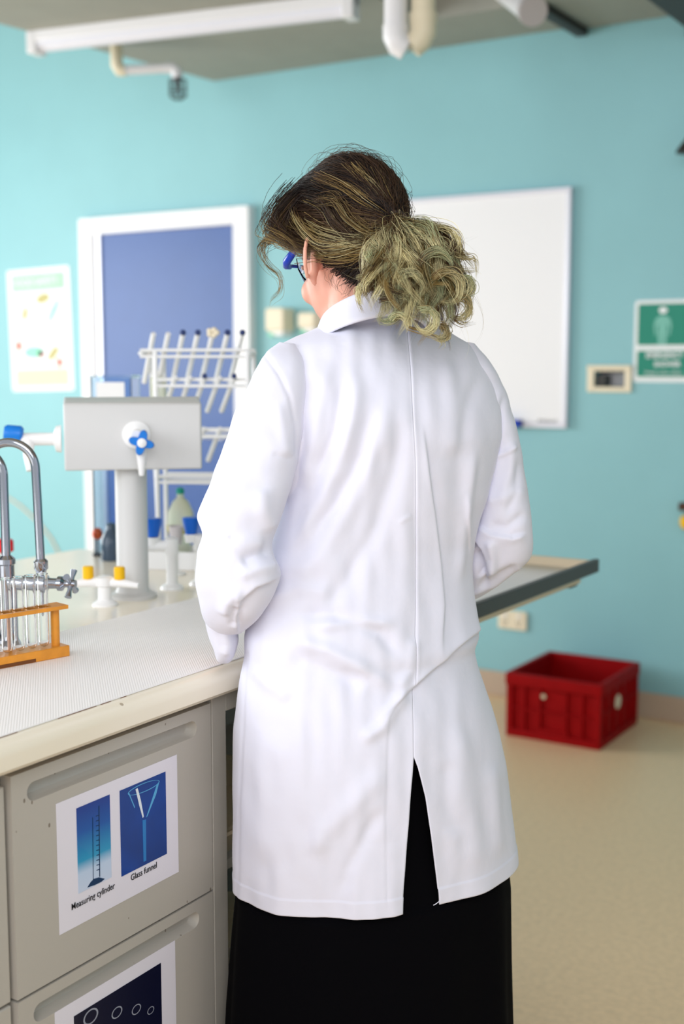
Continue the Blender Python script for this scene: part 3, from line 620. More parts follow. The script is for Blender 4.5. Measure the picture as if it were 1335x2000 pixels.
# ------------------------------------------------------------------ chrome taps
def swan(pr, apex_z, rad, side, z_end, nozzle, label, valve):
    """riser at pr (base on bench), arc to +side along local x"""
    t = thing('chrome_tap', label, 'tap', (pr[0], pr[1], BZ+.0022), YAW, 'chrome swan neck taps')
    r = .0072; H_ = apex_z-BZ-.0022-rad
    MB().lathe([(.024, 0), (.024, .005), (.014, .012), (.0125, .02), (.0125, z_end-BZ), (.0145, z_end-BZ+.002), (.0145, z_end-BZ+.01), (.008, z_end-BZ+.016)], n=24).build('tap_body', 'chrome', t)
    P = [(0, 0, z_end-BZ+.01), (0, 0, H_)]+[(side*rad*(1-math.cos(q)), 0, H_+rad*math.sin(q)) for q in np.linspace(0, math.pi, 19)[1:]]
    zn = z_end-BZ+(.0 if nozzle else .0)
    P.append((side*(2*rad+.004), 0, zn)); MB().tube(P, r, 16).build('swan_neck', 'chrome', t)
    x = side*(2*rad+.004)
    MB().lathe([(.008, .012), (.0115, .008), (.0115, -.004), (.0085, -.008), (.0075, -.03), (.0058, -.034), (.0065, -.038), (.0052, -.05), (.0058, -.054), (.0042, -.075), (.003, -.077)], (x, 0, zn), n=20).build('serrated_nozzle', 'chrome', t)
    if valve:
        vz = .097
        MB().lathe([(.011, .01), (.011, .05), (.0135, .052), (.0135, .068), (.009, .07), (.0085, .085), (.012, .087), (.012, .094), (.006, .098), (.005, .112)], (0, 0, vz), n=6*4, axis=(1, -.15, 0)).build('valve_body', 'chrome', t)
        b = MB(); ax = np.array([1, -.15, 0])/math.hypot(1, .15); c = np.array([0, 0, vz])+ax*.108; u = Zv; v = np.cross(ax, u)
        for kk in range(4):
            q = math.pi/4+kk*math.pi/2+.15; d_ = math.cos(q)*u+math.sin(q)*v; b.tube([c, c+d_*.012, c+d_*.024], [.0045, .0035, .0058], 10)
        b.tube([c-ax*.006, c+ax*.008], .0065, 12); b.build('cross_handle', 'chrome', t)
    return t
FT = 2.0
pA = atF(14, 1150, FT); pB = atF(80, 1110, FT); za = atF(20, 864, FT)[2]
swan((pA[0], pA[1]), za-.012, .040, -1, atF(0, 1106, FT)[2], True, 'chrome swan neck tap with a cross handle at the left edge behind the test tubes', True)
pr = pB-Rv*(.084+.004*1)
swan((pr[0], pr[1]), za, .042, 1, atF(80, 1108, FT)[2], True, 'chrome swan neck tap whose spout hangs above the end of the tube rack', False)
p = atF(8, 1068, 2.5)
rk = thing('red_knob_tap', 'small bench tap with a red knob behind the chrome taps', 'tap', (p[0], p[1], BZ), YAW)
MB().lathe([(.022, 0), (.022, .005), (.01, .01), (.009, p[2]-BZ-.018), (.012, p[2]-BZ-.012)], n=20).build('tap_column', 'whitep', rk)
MB().lathe([(.012, p[2]-BZ-.012), (.019, p[2]-BZ-.008), (.019, p[2]-BZ+.012), (.014, p[2]-BZ+.016)], n=16).build('red_knob', 'redk', rk)
# ------------------------------------------------------------------ test tube rack
e1 = onZ(137, 1284, BZ); e0 = onZ(0, 1310, BZ); dv = (e1-e0); dv[2] = 0; dv /= np.linalg.norm(dv); Lr = .27
an = math.atan2(dv[1], dv[0]); rc_ = e1-dv*(Lr/2)+np.array([-dv[1], dv[0], 0])*.018; rc_[2] = BZ+.0022
tr = thing('test_tube_rack', 'small varnished pine test tube rack standing on the white mat', 'rack', rc_, an)
b = MB(); b.box(-Lr/2, Lr/2, -.018, .018, 0, .017); b.build('base_board', 'wood', tr, bevel=.0015)
zt = .074
nt_ = 8; tx = [Lr/2-.034-.0208*i for i in range(11)]
bm = bmesh.new()
def hole_board(name, z0, z1, hr, par):
    b = MB(); x0_, x1_ = -Lr/2, Lr/2; segs = []
    edges = [x1_]+[x-0 for x in tx]
    # board as front and rear strips joined by cross pieces between the holes
    b.box(x0_, x1_, -.017, -hr, z0, z1); b.box(x0_, x1_, hr, .017, z0, z1)
    xs_ = sorted(tx); last = x0_
    for x in xs_: b.box(last, x-hr, -hr, hr, z0, z1); last = x+hr
    b.box(last, x1_, -hr, hr, z0, z1); return b.build(name, 'wood', par, bevel=.0006)
hole_board('top_board', zt, zt+.006, .0092, tr)
for s_ in (-1, 1): MB().cyl((s_*(Lr/2-.014), 0, .017), (s_*(Lr/2-.014), 0, zt), .0068, n=16).build('post', 'wood', tr)
for i in range(4): MB().cyl((tx[2+2*i]-.0104, .011, .017), (tx[2+2*i]-.0104, .011, zt), .0032, n=10).build('dowel', mat('pale_dowel', S(225, 170, 135), .5), tr)
MB().box(-Lr/2+.03, Lr/2-.06, -.0186, -.018, .001, .006).build('scorch_mark', 'stain', tr)
tube0 = None
names = ['clear test tube nearest the right end post of the pine rack', 'second test tube from the right end of the pine rack', 'third test tube from the right end of the pine rack', 'fourth test tube from the right end of the pine rack', 'fifth test tube from the right, at the left picture edge', 'sixth test tube from the right, at the left picture edge']
for i in range(6):
    x = tx[i]; p = np.array([rc_[0]+x*math.cos(an), rc_[1]+x*math.sin(an), rc_[2]+.0176])
    if tube0 is None:
        tube0 = thing('test_tube', names[0], 'test tube', p, 0, 'test tubes in the pine rack')
        ro, ri, H_ = .0079, .0070, .112
        prof = [(ro*math.sin(q), ro-ro*math.cos(q)) for q in np.linspace(.02, math.pi/2, 7)]+[(ro, H_), (ro+.0008, H_+.001), (ri, H_+.002), (ri, ro)]+[(ri*math.sin(q), ro-ri*math.cos(q)) for q in np.linspace(math.pi/2, .02, 6)]
        MB().lathe(prof, n=24).build('tube_glass', 'glass', tube0)
    else: copy_tree(tube0, p, names[i])
# ------------------------------------------------------------------ red crate
c0 = onZ(985, 1435, 0); c1 = onZ(1172, 1468, 0); c2_ = onZ(1248, 1415, 0)
Wc = .36; Dc = .40; Hc = .265; cxm = (c0[0]+c1[0])/2; cym = 4.10+Dc/2
zt_ = onY(1170, 1338, 4.10)[2]; Hc = zt_
cr = thing('plastic_crate', 'open red plastic crate on the floor against the wall', 'crate', (cxm, cym, 0))
b = MB(); t_ = .006; i = .012
w2, d2 = Wc/2-i, Dc/2-i
b.box(-w2, w2, -d2, d2, .008, .014); b.box(-w2, w2, -d2, -d2+t_, .014, Hc-.03); b.box(-w2, w2, d2-t_, d2, .014, Hc-.03); b.box(-w2, -w2+t_, -d2+t_, d2-t_, .014, Hc-.03); b.box(w2-t_, w2, -d2+t_, d2-t_, .014, Hc-.03)
b.build('crate_shell', 'red', cr)
b = MB(); W_, D_ = Wc/2+.004, Dc/2+.004; h0 = Hc-.045
b.box(-W_, W_, -D_, -D_+.02, h0, Hc); b.box(-W_, W_, D_-.02, D_, h0, Hc); b.box(-W_, -W_+.02, -D_+.02, D_-.02, h0, Hc); b.box(W_-.02, W_, -D_+.02, D_-.02, h0, Hc); b.build('crate_rim', 'red', cr, bevel=.005)
b = MB(); b.box(-Wc/2, Wc/2, -Dc/2, -Dc/2+.014, 0, .03); b.box(-Wc/2, Wc/2, Dc/2-.014, Dc/2, 0, .03); b.box(-Wc/2, -Wc/2+.014, -Dc/2+.014, Dc/2-.014, 0, .03); b.box(Wc/2-.014, Wc/2, -Dc/2+.014, Dc/2-.014, 0, .03); b.build('base_frame', 'red', cr, bevel=.003)
for sx in (-1, 1):
    for sy in (-1, 1): MB().box(sx*Wc/2-.012-.012*sx, sx*Wc/2+.012-.012*sx, sy*Dc/2-.012-.012*sy, sy*Dc/2+.012-.012*sy, .03, h0).build('corner_post', 'red', cr, bevel=.003)
for x in (-.11, -.05, .05, .11): MB().box(x-.004, x+.004, -Dc/2+.002, -Dc/2+.013, .03, h0).build('rib', 'red', cr, bevel=.001)
for y in (-.12, -.04, .04, .12): MB().box(Wc/2-.013, Wc/2-.002, y-.004, y+.004, .03, h0).build('rib', 'red', cr, bevel=.001)
MB().box(-Wc/2+.02, Wc/2-.02, -Dc/2+.003, -Dc/2+.013, .105, .112).build('rib', 'red', cr, bevel=.001)
MB().box(-.055, .06, -Dc/2, -Dc/2+.013, .032, .045).build('rib', 'red', cr, bevel=.001)
MB().box(Wc/2-.013, Wc/2-.003, -Dc/2+.02, Dc/2-.02, .118, .126).build('rib', 'red', cr, bevel=.001)
b = MB(); b.lathe([(.001, 0), (.026, 0), (.026, .002), (.001, .002)], (Wc/2-.002, -.02, Hc-.10), axis=(1, 0, 0)); o = b.build('round_sticker', 'cream', cr); o['label'] = 'cream round sticker'
b = MB(); b.lathe([(.001, 0), (.009, 0), (.009, .001), (.001, .001)], (-.035, -Dc/2+.001, .165), axis=(0, -1, 0)); b.build('small_sticker', 'beige', cr)
# ================================================================== person
FC = 1.84; PSI = math.radians(25)
def W3(s, F, z): return Rv*s+Fh*F+Zv*z
def SZ(px, py, F): p = atF(px, py, F); return p@Rv, p[2]
PB = W3(.045, FC, 0)
pn = thing('person', 'person seen from behind in a white lab coat and long black skirt, head bowed', 'person', PB)
Uv = Rv*math.cos(PSI)+Fh*math.sin(PSI)          # the person's right
Bv = -Fh*math.cos(PSI)+Rv*math.sin(PSI)         # the person's back direction
def interp_tab(pts, F):
    T = sorted([(SZ(x, y, F)[1], SZ(x, y, F)[0]) for x, y in pts]); return np.array([t[0] for t in T]), np.array([t[1] for t in T])
def smooth1(a, k=5):
    ker = np.hanning(k+2)[1:-1]; ker /= ker.sum(); p = np.pad(a, k//2, mode='edge'); return np.convolve(p, ker, 'valid')
def grid_mesh(V, closed=False):
    nr, nc = V.shape[:2]; idx = np.arange(nr*nc).reshape(nr, nc)
    j1 = np.roll(idx, -1, 1) if closed else idx[:, 1:]; i0 = idx if closed else idx[:, :-1]
    return np.stack([i0[:-1], j1[:-1], j1[1:], i0[1:]], -1).reshape(-1, 4)
def grid_normals(V, closed=False):
    if closed: du = np.roll(V, -1, 1)-np.roll(V, 1, 1)
    else: du = np.gradient(V, axis=1)
    dv = np.gradient(V, axis=0); n = np.cross(du, dv); n /= (np.linalg.norm(n, axis=2, keepdims=True)+1e-12); return n
def fold_field(X, Y, folds):
    D = np.zeros_like(X)
    for kind, pts, wd, amp in folds:
        P = np.array(pts, float); tot = np.linalg.norm(np.diff(P, axis=0), axis=1); L = tot.sum(); best = np.full(X.shape, 1e9); sd = np.zeros_like(X); tt = np.zeros_like(X); acc = 0
        for a, b_, l in zip(P[:-1], P[1:], tot):
            d = (b_-a)/l; rx, ry = X-a[0], Y-a[1]; t = np.clip(rx*d[0]+ry*d[1], 0, l); ex, ey = rx-t*d[0], ry-t*d[1]; dist = np.hypot(ex, ey)
            m = dist < best; best = np.where(m, dist, best); sd = np.where(m, np.tanh((d[0]*ry-d[1]*rx)/3.), sd); tt = np.where(m, (acc+t)/L, tt); acc += l
        env = np.clip(np.minimum(tt, 1-tt)*5, 0, 1); env = env*env*(3-2*env)
        if kind == 'r': D += amp*np.exp(-(best/wd)**2)*env
        elif kind == 'R': D += amp*np.exp(-(best/wd)**2)
        elif kind == 's': D += amp*np.exp(-best/wd)*np.where(sd > 0, sd, .45*sd)*env
        elif kind == 'S': D += amp*np.exp(-best/wd)*np.where(sd > 0, sd, .45*sd)
    return D
def smooth_noise(X, Y, sx, sy, seed, n=14):
    r = np.random.default_rng(seed); o = np.zeros_like(X)
    for _ in range(n):
        a, b_ = r.normal(size=2); o += np.sin(X/sx*a*2+Y/sy*b_*2+r.uniform(0, 6.28))
    return o/math.sqrt(n)
def np_obj(name, V, F, m, parent, base=PB, sharp=None, solid=0, uvc=None, mods=()):
    me = bpy.data.meshes.new(name); me.from_pydata((V-np.array(base)).tolist(), [], F.tolist() if hasattr(F, 'tolist') else F)
    me.materials.append(M[m]); me.polygons.foreach_set('use_smooth', [True]*len(me.polygons))
    o = bpy.data.objects.new(name, me); COL.objects.link(o); o.parent = parent
    if solid: q = o.modifiers.new('solid', 'SOLIDIFY'); q.thickness = solid; q.offset = -1
    return o
def displaced(V, folds, closed=False, noise=0, seed=1, nsx=40, nsy=90):
    N = grid_normals(V, closed); X, Y = proj(V.reshape(-1, 3)); X = X.reshape(V.shape[:2]); Y = Y.reshape(V.shape[:2])
    face = np.clip(-(N@FW)*3, 0, 1)                       # only the side modelled from the photo carries these folds
    D = fold_field(X, Y, folds)*face
    if noise: D = D+noise*smooth_noise(X, Y, nsx, nsy, seed)
    return V+N*D[..., None]
# ---- coat body
zL, sL = interp_tab([(648, 600), (640, 620), (628, 634), (600, 641), (572, 653), (543, 668), (522, 688), (508, 714), (500, 745), (508, 790), (530, 850), (548, 900), (552, 960), (540, 1020), (528, 1060), (516, 1110), (500, 1160), (483, 1210), (473, 1250), (474, 1290), (465, 1330), (457, 1380), (452, 1430), (450, 1500), (450, 1600), (451, 1700), (455, 1757), (456, 1800)], FC-.09)
zR, sR = interp_tab([(790, 596), (815, 618), (850, 640), (885, 656), (915, 672), (940, 695), (958, 722), (970, 760), (976, 800), (976, 850), (962, 910), (948, 960), (934, 1000), (920, 1050), (917, 1100), (920, 1150), (926, 1200), (930, 1232), (919, 1252), (925, 1285), (938, 1320), (952, 1360), (966, 1410), (979, 1470), (988, 1540), (997, 1620), (1004, 1680), (1007, 1702), (1009, 1745)], FC+.085)
zhem = .580; ztop_ = SZ(700, 598, FC)[1]
def ring_params(z, kdep=.62):
    l = np.interp(z, zL, sL); r = np.interp(z, zR, sR); c = (l+r)/2; Wd = (r-l)/2
    a = Wd/np.sqrt(math.cos(PSI)**2+(kdep**2)*math.sin(PSI)**2); return c, Wd, a, a*kdep
nr, nc = 480, 640
zs = np.linspace(ztop_, zhem, nr)
lw, rw = smooth1(np.interp(zs, zL, sL), 15), smooth1(np.interp(zs, zR, sR), 15)
zh = (zs-zhem)/(ztop_-zhem)
kd = np.interp(zh, [0, .3, .55, .8, .93, 1], [.66, .68, .6, .56, .50, .72])
Fc_ = smooth1(FC+np.interp(zh, [0, .35, .55, .8, 1], [0, -.01, .0, .01, .045]), 51); kd = smooth1(kd, 51)
cc, Wd = (lw+rw)/2, (rw-lw)/2
aa = Wd/np.sqrt(math.cos(PSI)**2+kd**2*math.sin(PSI)**2); bb = aa*kd
seam_px = np.array([(797, 560), (796, 640), (802, 720), (806, 800), (810, 900), (811, 1000), (812, 1150), (812, 1280), (810, 1330), (808, 1400), (808, 1478), (806, 1760), (806, 1900)], float)
row_y = np.array([proj(W3(cc[i]+.07, Fc_[i]-bb[i]*.9, zs[i]))[1] for i in range(nr)])
sx_ = np.interp(row_y, seam_px[:, 1], seam_px[:, 0])
gapL = np.interp(row_y, [0, 1478, 1520, 1758, 1800], [0, 0, 3, 21, 23]); gapR = np.interp(row_y, [0, 1478, 1500, 1560, 1755, 1800], [0, 0, 8, 24, 56, 60])
V = np.zeros((nr, nc, 3)); u = np.linspace(0, 1, nc)
for i in range(nr):
    a, b_ = aa[i], bb[i]; dl = math.atan2(b_*math.sin(PSI), a*math.cos(PSI))
    depth = Fc_[i]-b_*.95
    def th(px):
        s = (px-667.5)/FPX*(depth*math.cos(PIT)+(CAMZ-zs[i])*math.sin(PIT)); return dl+math.acos(max(-.999, min(.999, (s-cc[i])/Wd[i])))
    tl = th(sx_[i]-gapL[i]); trt = th(sx_[i]+gapR[i])
    q = tl+(trt+2*math.pi-tl)*u                                  # from left flap edge right round to right flap edge
    n_ = 2.25; ce, se = np.cos(q), np.sin(q)
    m_ = (np.abs(ce)**n_+np.abs(se)**n_)**(-1/n_) if False else 1.0
    ctr = W3(cc[i], Fc_[i], zs[i])
    V[i] = ctr+(a*ce*m_)[:, None]*Uv+(b_*se*m_)[:, None]*Bv
folds = [
 ('s', [(592, 735), (584, 800), (588, 860), (580, 930), (560, 990)], 14, .006),
 ('r', [(640, 700), (628, 790), (610, 880), (588, 960)], 16, .005),
 ('r', [(700, 720), (688, 820), (655, 920), (610, 1010), (560, 1090)], 17, .007),
 ('r', [(668, 740), (655, 840), (620, 930)], 10, -.004),
 ('r', [(760, 760), (735, 860), (700, 960), (640, 1060), (570, 1150)], 22, .006),
 ('r', [(730, 780), (705, 890), (660, 980), (610, 1050)], 13, -.005),
 ('r', [(790, 800), (770, 920), (735, 1030), (680, 1130), (600, 1230)], 18, -.005),
 ('s', [(826, 820), (838, 920), (850, 1000), (862, 1100), (868, 1180), (862, 1290)], 24, .0055),
 ('r', [(880, 700), (885, 800), (890, 900)], 20, .004),
 ('r', [(905, 1000), (900, 900), (912, 800), (935, 720)], 14, -.004),
 ('s', [(918, 1090), (905, 1010), (908, 960)], 9, .004),
 ('r', [(930, 860), (918, 940), (905, 1040), (895, 1150)], 10, .005),
 ('S', [(935, 1234), (905, 1256), (870, 1288), (830, 1322), (806, 1345)], 30, .008),
 
 ('r', [(560, 1245), (640, 1270), (710, 1305), (770, 1350)], 15, .007),
 ('r', [(560, 1280), (640, 1310), (720, 1345)], 16, -.005),
 ('r', [(600, 1228), (680, 1215), (780, 1218)], 13, .005),
 ('r', [(560, 1200), (650, 1200), (740, 1235), (790, 1290)], 13, -.005),
 ('r', [(480, 1300), (520, 1330), (570, 1370)], 14, .004),
 ('r', [(800, 1345), (770, 1380), (745, 1420), (700, 1450)], 14, .006),
 ('r', [(770, 1350), (800, 1310), (808, 1240)], 12, .004),
 ('r', [(750, 1500), (700, 1560), (640, 1620), (600, 1680)], 22, .005),
 ('r', [(752, 1570), (715, 1630), (680, 1700), (665, 1760)], 14, -.004),
 ('r', [(560, 1420), (520, 1500), (510, 1600), (520, 1700)], 40, .004),
 ('r', [(900, 1400), (905, 1520), (920, 1640), (930, 1720)], 26, .005),
 ('r', [(870, 1480), (875, 1560), (890, 1640)], 16, -.003),
 ('r', [(960, 1480), (965, 1580), (975, 1680)], 14, .004),
 ('S', [(752, 1760), (751, 1600), (754, 1500), (758, 1400), (790, 1352)], 7, -.0012),   # stitched vent facing
 ('R', [(482, 1275), (474, 1400), (468, 1560), (464, 1750)], 4, -.0012),              # side seam
 ('S', [(806, 1340), (812, 1290), (812, 1150), (811, 1000), (810, 900), (806, 800), (802, 720), (796, 640)], 6, .0022),  # centre back seam
 ('r', [(520, 1100), (600, 1110), (680, 1090)], 26, .003), ('r', [(500, 1180), (580, 1150), (660, 1160)], 16, .004),
 ('r', [(805, 1006), (790, 1012), (775, 1022)], 5, .001),
 ('r', [(700, 640), (640, 690), (600, 760)], 30, .004),
]
V = displaced(V, folds, noise=.0012, seed=3)
# hem band (double layer, 32 px high) and vent edges stand a little proud
N = grid_normals(V); hz_ = (zs < zhem+.024)[:, None]
V = V+N*(.0012*hz_)[..., None]
V[-60:, :, :] += (N[-60:]*(.004*np.sin(u*55)+.003*np.sin(u*23+1))[None, :, None]*np.linspace(0, 1, 60)[:, None, None]*(np.clip(-(N[-60:]@FW), 0, 1)[..., None]))
coat = np_obj('lab_coat', V.reshape(-1, 3), grid_mesh(V), 'coat', pn, solid=.0016)
coat['label'] = 'white lab coat with centre back seam and open rear vent'
# loose thread at the vent
P = [atF(x, y, FC-.14) for x, y in ((861, 1752), (858, 1760), (850, 1766), (846, 1768))]
MB().tube(P, .0006, 6).build('loose_thread', 'coat', pn, base=PB)
# ---- generic sleeve: stations of (xl,yl,xr,yr,F,depth)
def catmull(A, n):
    A = np.array(A, float); A = np.vstack([2*A[0]-A[1], A, 2*A[-1]-A[-2]]); out = []
    m = len(A)-3
    for t in np.linspace(0, m-1e-6, n):
        i = int(t); f_ = t-i; p0, p1, p2, p3 = A[i:i+4]
        out.append(.5*((2*p1)+(-p0+p2)*f_+(2*p0-5*p1+4*p2-p3)*f_**2+(-p0+3*p1-3*p2+p3)*f_**3))
    return np.array(out)
def sleeve(name, st, folds, nr=220, nc=150, cap0=True, cap1=True, noise=.0008, seed=1, par=None, m='coat', solid=0, ex=2.3):
    A = catmull(st, nr); V = np.zeros((nr, nc, 3)); q = np.linspace(0, 2*math.pi, nc, endpoint=False)
    for i, (xl, yl, xr, yr, F, d) in enumerate(A):
        pl_, pr_ = atF(xl, yl, F), atF(xr, yr, F); c = (pl_+pr_)/2; h = (pr_-pl_)/2
        ce, se = np.cos(q), np.sin(q); mm = (np.abs(ce)**ex+np.abs(se)**ex)**(-1/ex)
        V[i] = c+(ce*mm)[:, None]*h-(se*mm*d)[:, None]*Fh
    V = V[:, ::-1] if False else V
    Nn = grid_normals(V, True); cen = V.mean(1, keepdims=True); sg_ = np.sign(((V-cen)*Nn).sum()); 
    X, Y = proj(V.reshape(-1, 3)); X = X.reshape(nr, nc); Y = Y.reshape(nr, nc); Nn = Nn*sg_
    face = np.clip(-(Nn@FW)*3, 0, 1); D = fold_field(X, Y, folds)*face+noise*smooth_noise(X, Y, 30, 30, seed)
    V = V+Nn*D[..., None]
    F_ = grid_mesh(V, True).tolist()
    if cap0: F_.append(list(range(nc)))
    if cap1: F_.append([(nr-1)*nc+j for j in range(nc)][::-1])
    o = np_obj(name, V.reshape(-1, 3), F_, m, par or pn, solid=solid)
    bm = bmesh.new(); bm.from_mesh(o.data); bmesh.ops.recalc_face_normals(bm, faces=bm.faces); bm.to_mesh(o.data); bm.free()
    return o
FL = 1.775
sl = [(545, 668, 575, 672, FL+.02, .02), (520, 690, 600, 705, FL+.01, .04), (503, 714, 606, 745, FL, .05), (488, 744, 604, 775, FL-.005, .054), (463, 798, 600, 815, FL-.01, .058), (441, 858, 588, 872, FL-.02, .06), (421, 915, 576, 928, FL-.03, .06),
      (400, 967, 558, 985, FL-.045, .06), (385, 1006, 545, 1022, FL-.05, .058), (396, 1042, 533, 1056, FL-.055, .055), (386, 1078, 536, 1090, FL-.06, .055), (382, 1112, 547, 1122, FL-.06, .055), (385, 1148, 538, 1156, FL-.055, .054), (391, 1182, 514, 1194, FL-.045, .05), (400, 1210, 486, 1222, FL-.03, .04), (412, 1226, 472, 1234, FL-.02, .026)]
lf = [('s', [(548, 1130), (500, 1146), (472, 1172), (464, 1205), (467, 1240)], 18, .009), ('r', [(436, 1205), (443, 1176), (456, 1160), (476, 1166)], 12, .006), ('r', [(456, 1222), (457, 1196), (464, 1180)], 9, -.006),
      ('r', [(545, 1105), (500, 1110), (460, 1125)], 13, .006), ('r', [(532, 1075), (500, 1085), (470, 1100)], 12, -.006), ('s', [(400, 1046), (425, 1050), (450, 1040)], 12, .005),
      ('r', [(535, 1040), (515, 1000), (508, 950)], 16, .005), ('r', [(520, 1062), (480, 1060), (440, 1075)], 18, .004), ('r', [(575, 897), (552, 892), (530, 886)], 5, -.0015), ('r', [(540, 780), (555, 850), (562, 900)], 12, .003),
      ('R', [(516, 692), (545, 730), (566, 775), (578, 830), (580, 885)], 5, -.002)]
sleeve('left_sleeve', sl, lf, seed=5)
cu = [(392, 1180, 470, 1182, FL-.01, .035), (398, 1205, 466, 1212, FL-.01, .04), (403, 1222, 462, 1232, FL-.005, .042), (410, 1245, 464, 1245, FL+.0, .043), (418, 1266, 464, 1260, FL+.005, .043), (424, 1284, 460, 1276, FL+.012, .036), (432, 1292, 452, 1290, FL+.016, .016)]
sleeve('left_cuff', cu, [('R', [(400, 1216), (430, 1222), (460, 1222)], 3, -.0015), ('r', [(440, 1230), (446, 1260), (440, 1285)], 8, .003)], nr=90, nc=110, seed=8)
FR = 1.935
sr = [(905, 668, 925, 672, FR-.01, .02), (890, 690, 948, 696, FR-.01, .04), (892, 715, 966, 722, FR-.01, .05), (905, 748, 980, 752, FR, .052), (920, 790, 994, 792, FR, .054), (935, 838, 1008, 838, FR, .056), (938, 895, 1018, 890, FR, .056), (930, 950, 1027, 944, FR-.005, .056),
      (925, 1000, 1034, 993, FR-.01, .056), (915, 1045, 1038, 1038, FR-.01, .055), (905, 1082, 1036, 1080, FR, .052), (900, 1112, 1020, 1102, FR+.01, .05), (895, 1140, 985, 1130, FR+.03, .045), (885, 1168, 940, 1160, FR+.05, .035), (880, 1180, 905, 1175, FR+.06, .015)]
rf = [('s', [(930, 1022), (960, 1042), (1000, 1048), (1030, 1040)], 14, .007), ('r', [(960, 895), (985, 885), (1010, 868)], 5, .004), ('r', [(945, 980), (985, 975), (1025, 950)], 12, .004), ('r', [(1030, 1000), (990, 1030), (950, 1025)], 9, -.004),
      ('S', [(928, 1058), (942, 1085), (952, 1128)], 9, -.009), ('r', [(925, 1070), (938, 1100), (945, 1130)], 9, -.010), ('r', [(955, 1050), (962, 1090), (958, 1130)], 9, .007), ('r', [(1015, 1105), (975, 1125), (930, 1150)], 9, -.005), ('R', [(1012, 1112), (975, 1140), (925, 1160)], 5, .003),
      ('r', [(985, 760), (975, 830), (962, 900)], 7, -.004), ('r', [(1000, 850), (995, 920), (975, 990)], 10, .004), ('r', [(1016, 890), (1008, 960), (985, 1010)], 8, -.003)]
sleeve('right_sleeve', sr, rf, seed=6)
# ---- collar: stand and fall around the neck
def collar():
    n = 140; q = np.linspace(-math.pi*.93, math.pi*.93, n)
    face_q = math.radians(0)
    ctr = W3(SZ(726, 600, 1.86)[0], 1.860, 0); fwdc = -Bv
    rows = []
    for k, (dr, dz) in enumerate([(-.004, -.030), (-.003, .0), (.0, .005), (.004, .004), (.009, -.007), (.015, -.018), (.021, -.029), (.021, -.032), (.017, -.030)]):
        R_ = []
        for a in q:            # a=0 at the back
            d = Bv*math.cos(a)+Uv*math.sin(a); rad = .053+.010*(1-math.cos(a))/2+dr
            zt_ = SZ(716, 570, 1.80)[1]-.056*((1-math.cos(a))/2)**.85*(1+.0*abs(math.sin(a)))
            R_.append(ctr+d*rad*(1.0 if True else 1)+Uv*math.sin(a)*.010+Zv*(zt_+dz-(.010 if dr > .01 else 0)*(1-math.cos(a))/2))
        rows.append(R_)
    V = np.array(rows); V = catrows(V, 4)
    o = np_obj('collar', V.reshape(-1, 3), grid_mesh(V), 'coat', pn, solid=.002)
def catrows(V, k):
    n = V.shape[0]; A = V.reshape(n, -1); return catmull(A, (n-1)*k+1).reshape(-1, V.shape[1], 3)
collar()
# ---- skirt
zLk, sLk = interp_tab([(474, 1600), (466, 1700), (458, 1757), (450, 1850), (441, 1990), (436, 2150)], FC-.08)
zRk, sRk = interp_tab([(945, 1400), (962, 1480), (976, 1580), (986, 1660), (992, 1715), (994, 1850), (998, 1990), (1002, 2150)], FC+.08)
zk = np.linspace(.78, .05, 120); V = np.zeros((120, 300, 3)); q = np.linspace(0, 2*math.pi, 300, endpoint=False)
for i, z in enumerate(zk):
    l, r = np.interp(z, zLk, sLk), np.interp(z, zRk, sRk); g = (.78-z)/.73; c, Wk = (l+r)/2, (r-l)/2; k_ = .66; a = Wk/math.sqrt(math.cos(PSI)**2+k_**2*math.sin(PSI)**2)
    a *= (1-.035*(g < .28)); rad = 1+.03*g*(np.sin(q*9+.5)+.6*np.sin(q*14+2))
    V[i] = W3(c, FC, z)+(a*rad*np.cos(q))[:, None]*Uv+(a*k_*rad*np.sin(q))[:, None]*Bv
np_obj('skirt', V.reshape(-1, 3), grid_mesh(V, True), 'skirtf', pn, solid=.0015)
# ---- head frame
PH = math.radians(30); PT = math.radians(11)
fhz = Fh*math.cos(PH)-Rv*math.sin(PH); fH = fhz*math.cos(PT)-Zv*math.sin(PT); uH = Zv*math.cos(PT)+fhz*math.sin(PT); lH = -(Rv*math.cos(PH)+Fh*math.sin(PH))
FHd = 1.92; HC = atF(688, 462, FHd)
def H(f_, l_, u_): return HC+fH*f_+lH*l_+uH*u_
# ---- body: union of tapered forms, voxel remeshed into one skin
def cap_(b, p, q_, r0, r1, n=20):
    p, q_ = np.array(p, float), np.array(q_, float); d = q_-p; L = np.linalg.norm(d); ax = d/L; prof = [(r0*math.sin(t), -r0*math.cos(t)) for t in np.linspace(.15, math.pi/2, 5)]+[(r1*math.cos(t), L+r1*math.sin(t)) for t in np.linspace(0, math.pi/2-.15, 5)]
    b.lathe(prof, p, n, axis=ax)
def ellp(b, c, ax, n=16):
    c = np.array(c); A = [np.array(a, float) for a in ax]; rs = []
    for i in range(1, n):
        th = math.pi*i/n; rs.append([c+A[0]*math.sin(th)*math.cos(q)+A[1]*math.sin(th)*math.sin(q)-A[2]*math.cos(th) for q in np.linspace(0, 2*math.pi, n+6, endpoint=False)])
    b.rings(rs)
b = MB()
ellp(b, H(-.004, 0, .0), (fH*.094, lH*.073, uH*.083))          # cranium
ellp(b, H(.036, 0, -.06), (fH*.052, lH*.060, uH*.080))        # face
ellp(b, H(.028, 0, -.022), (fH*.056, lH*.068, uH*.052)); ellp(b, H(.026, 0, -.105), (fH*.050, lH*.048, uH*.036))        # jaw
ellp(b, H(.064, 0, -.132), (fH*.018, lH*.022, uH*.016))        # chin
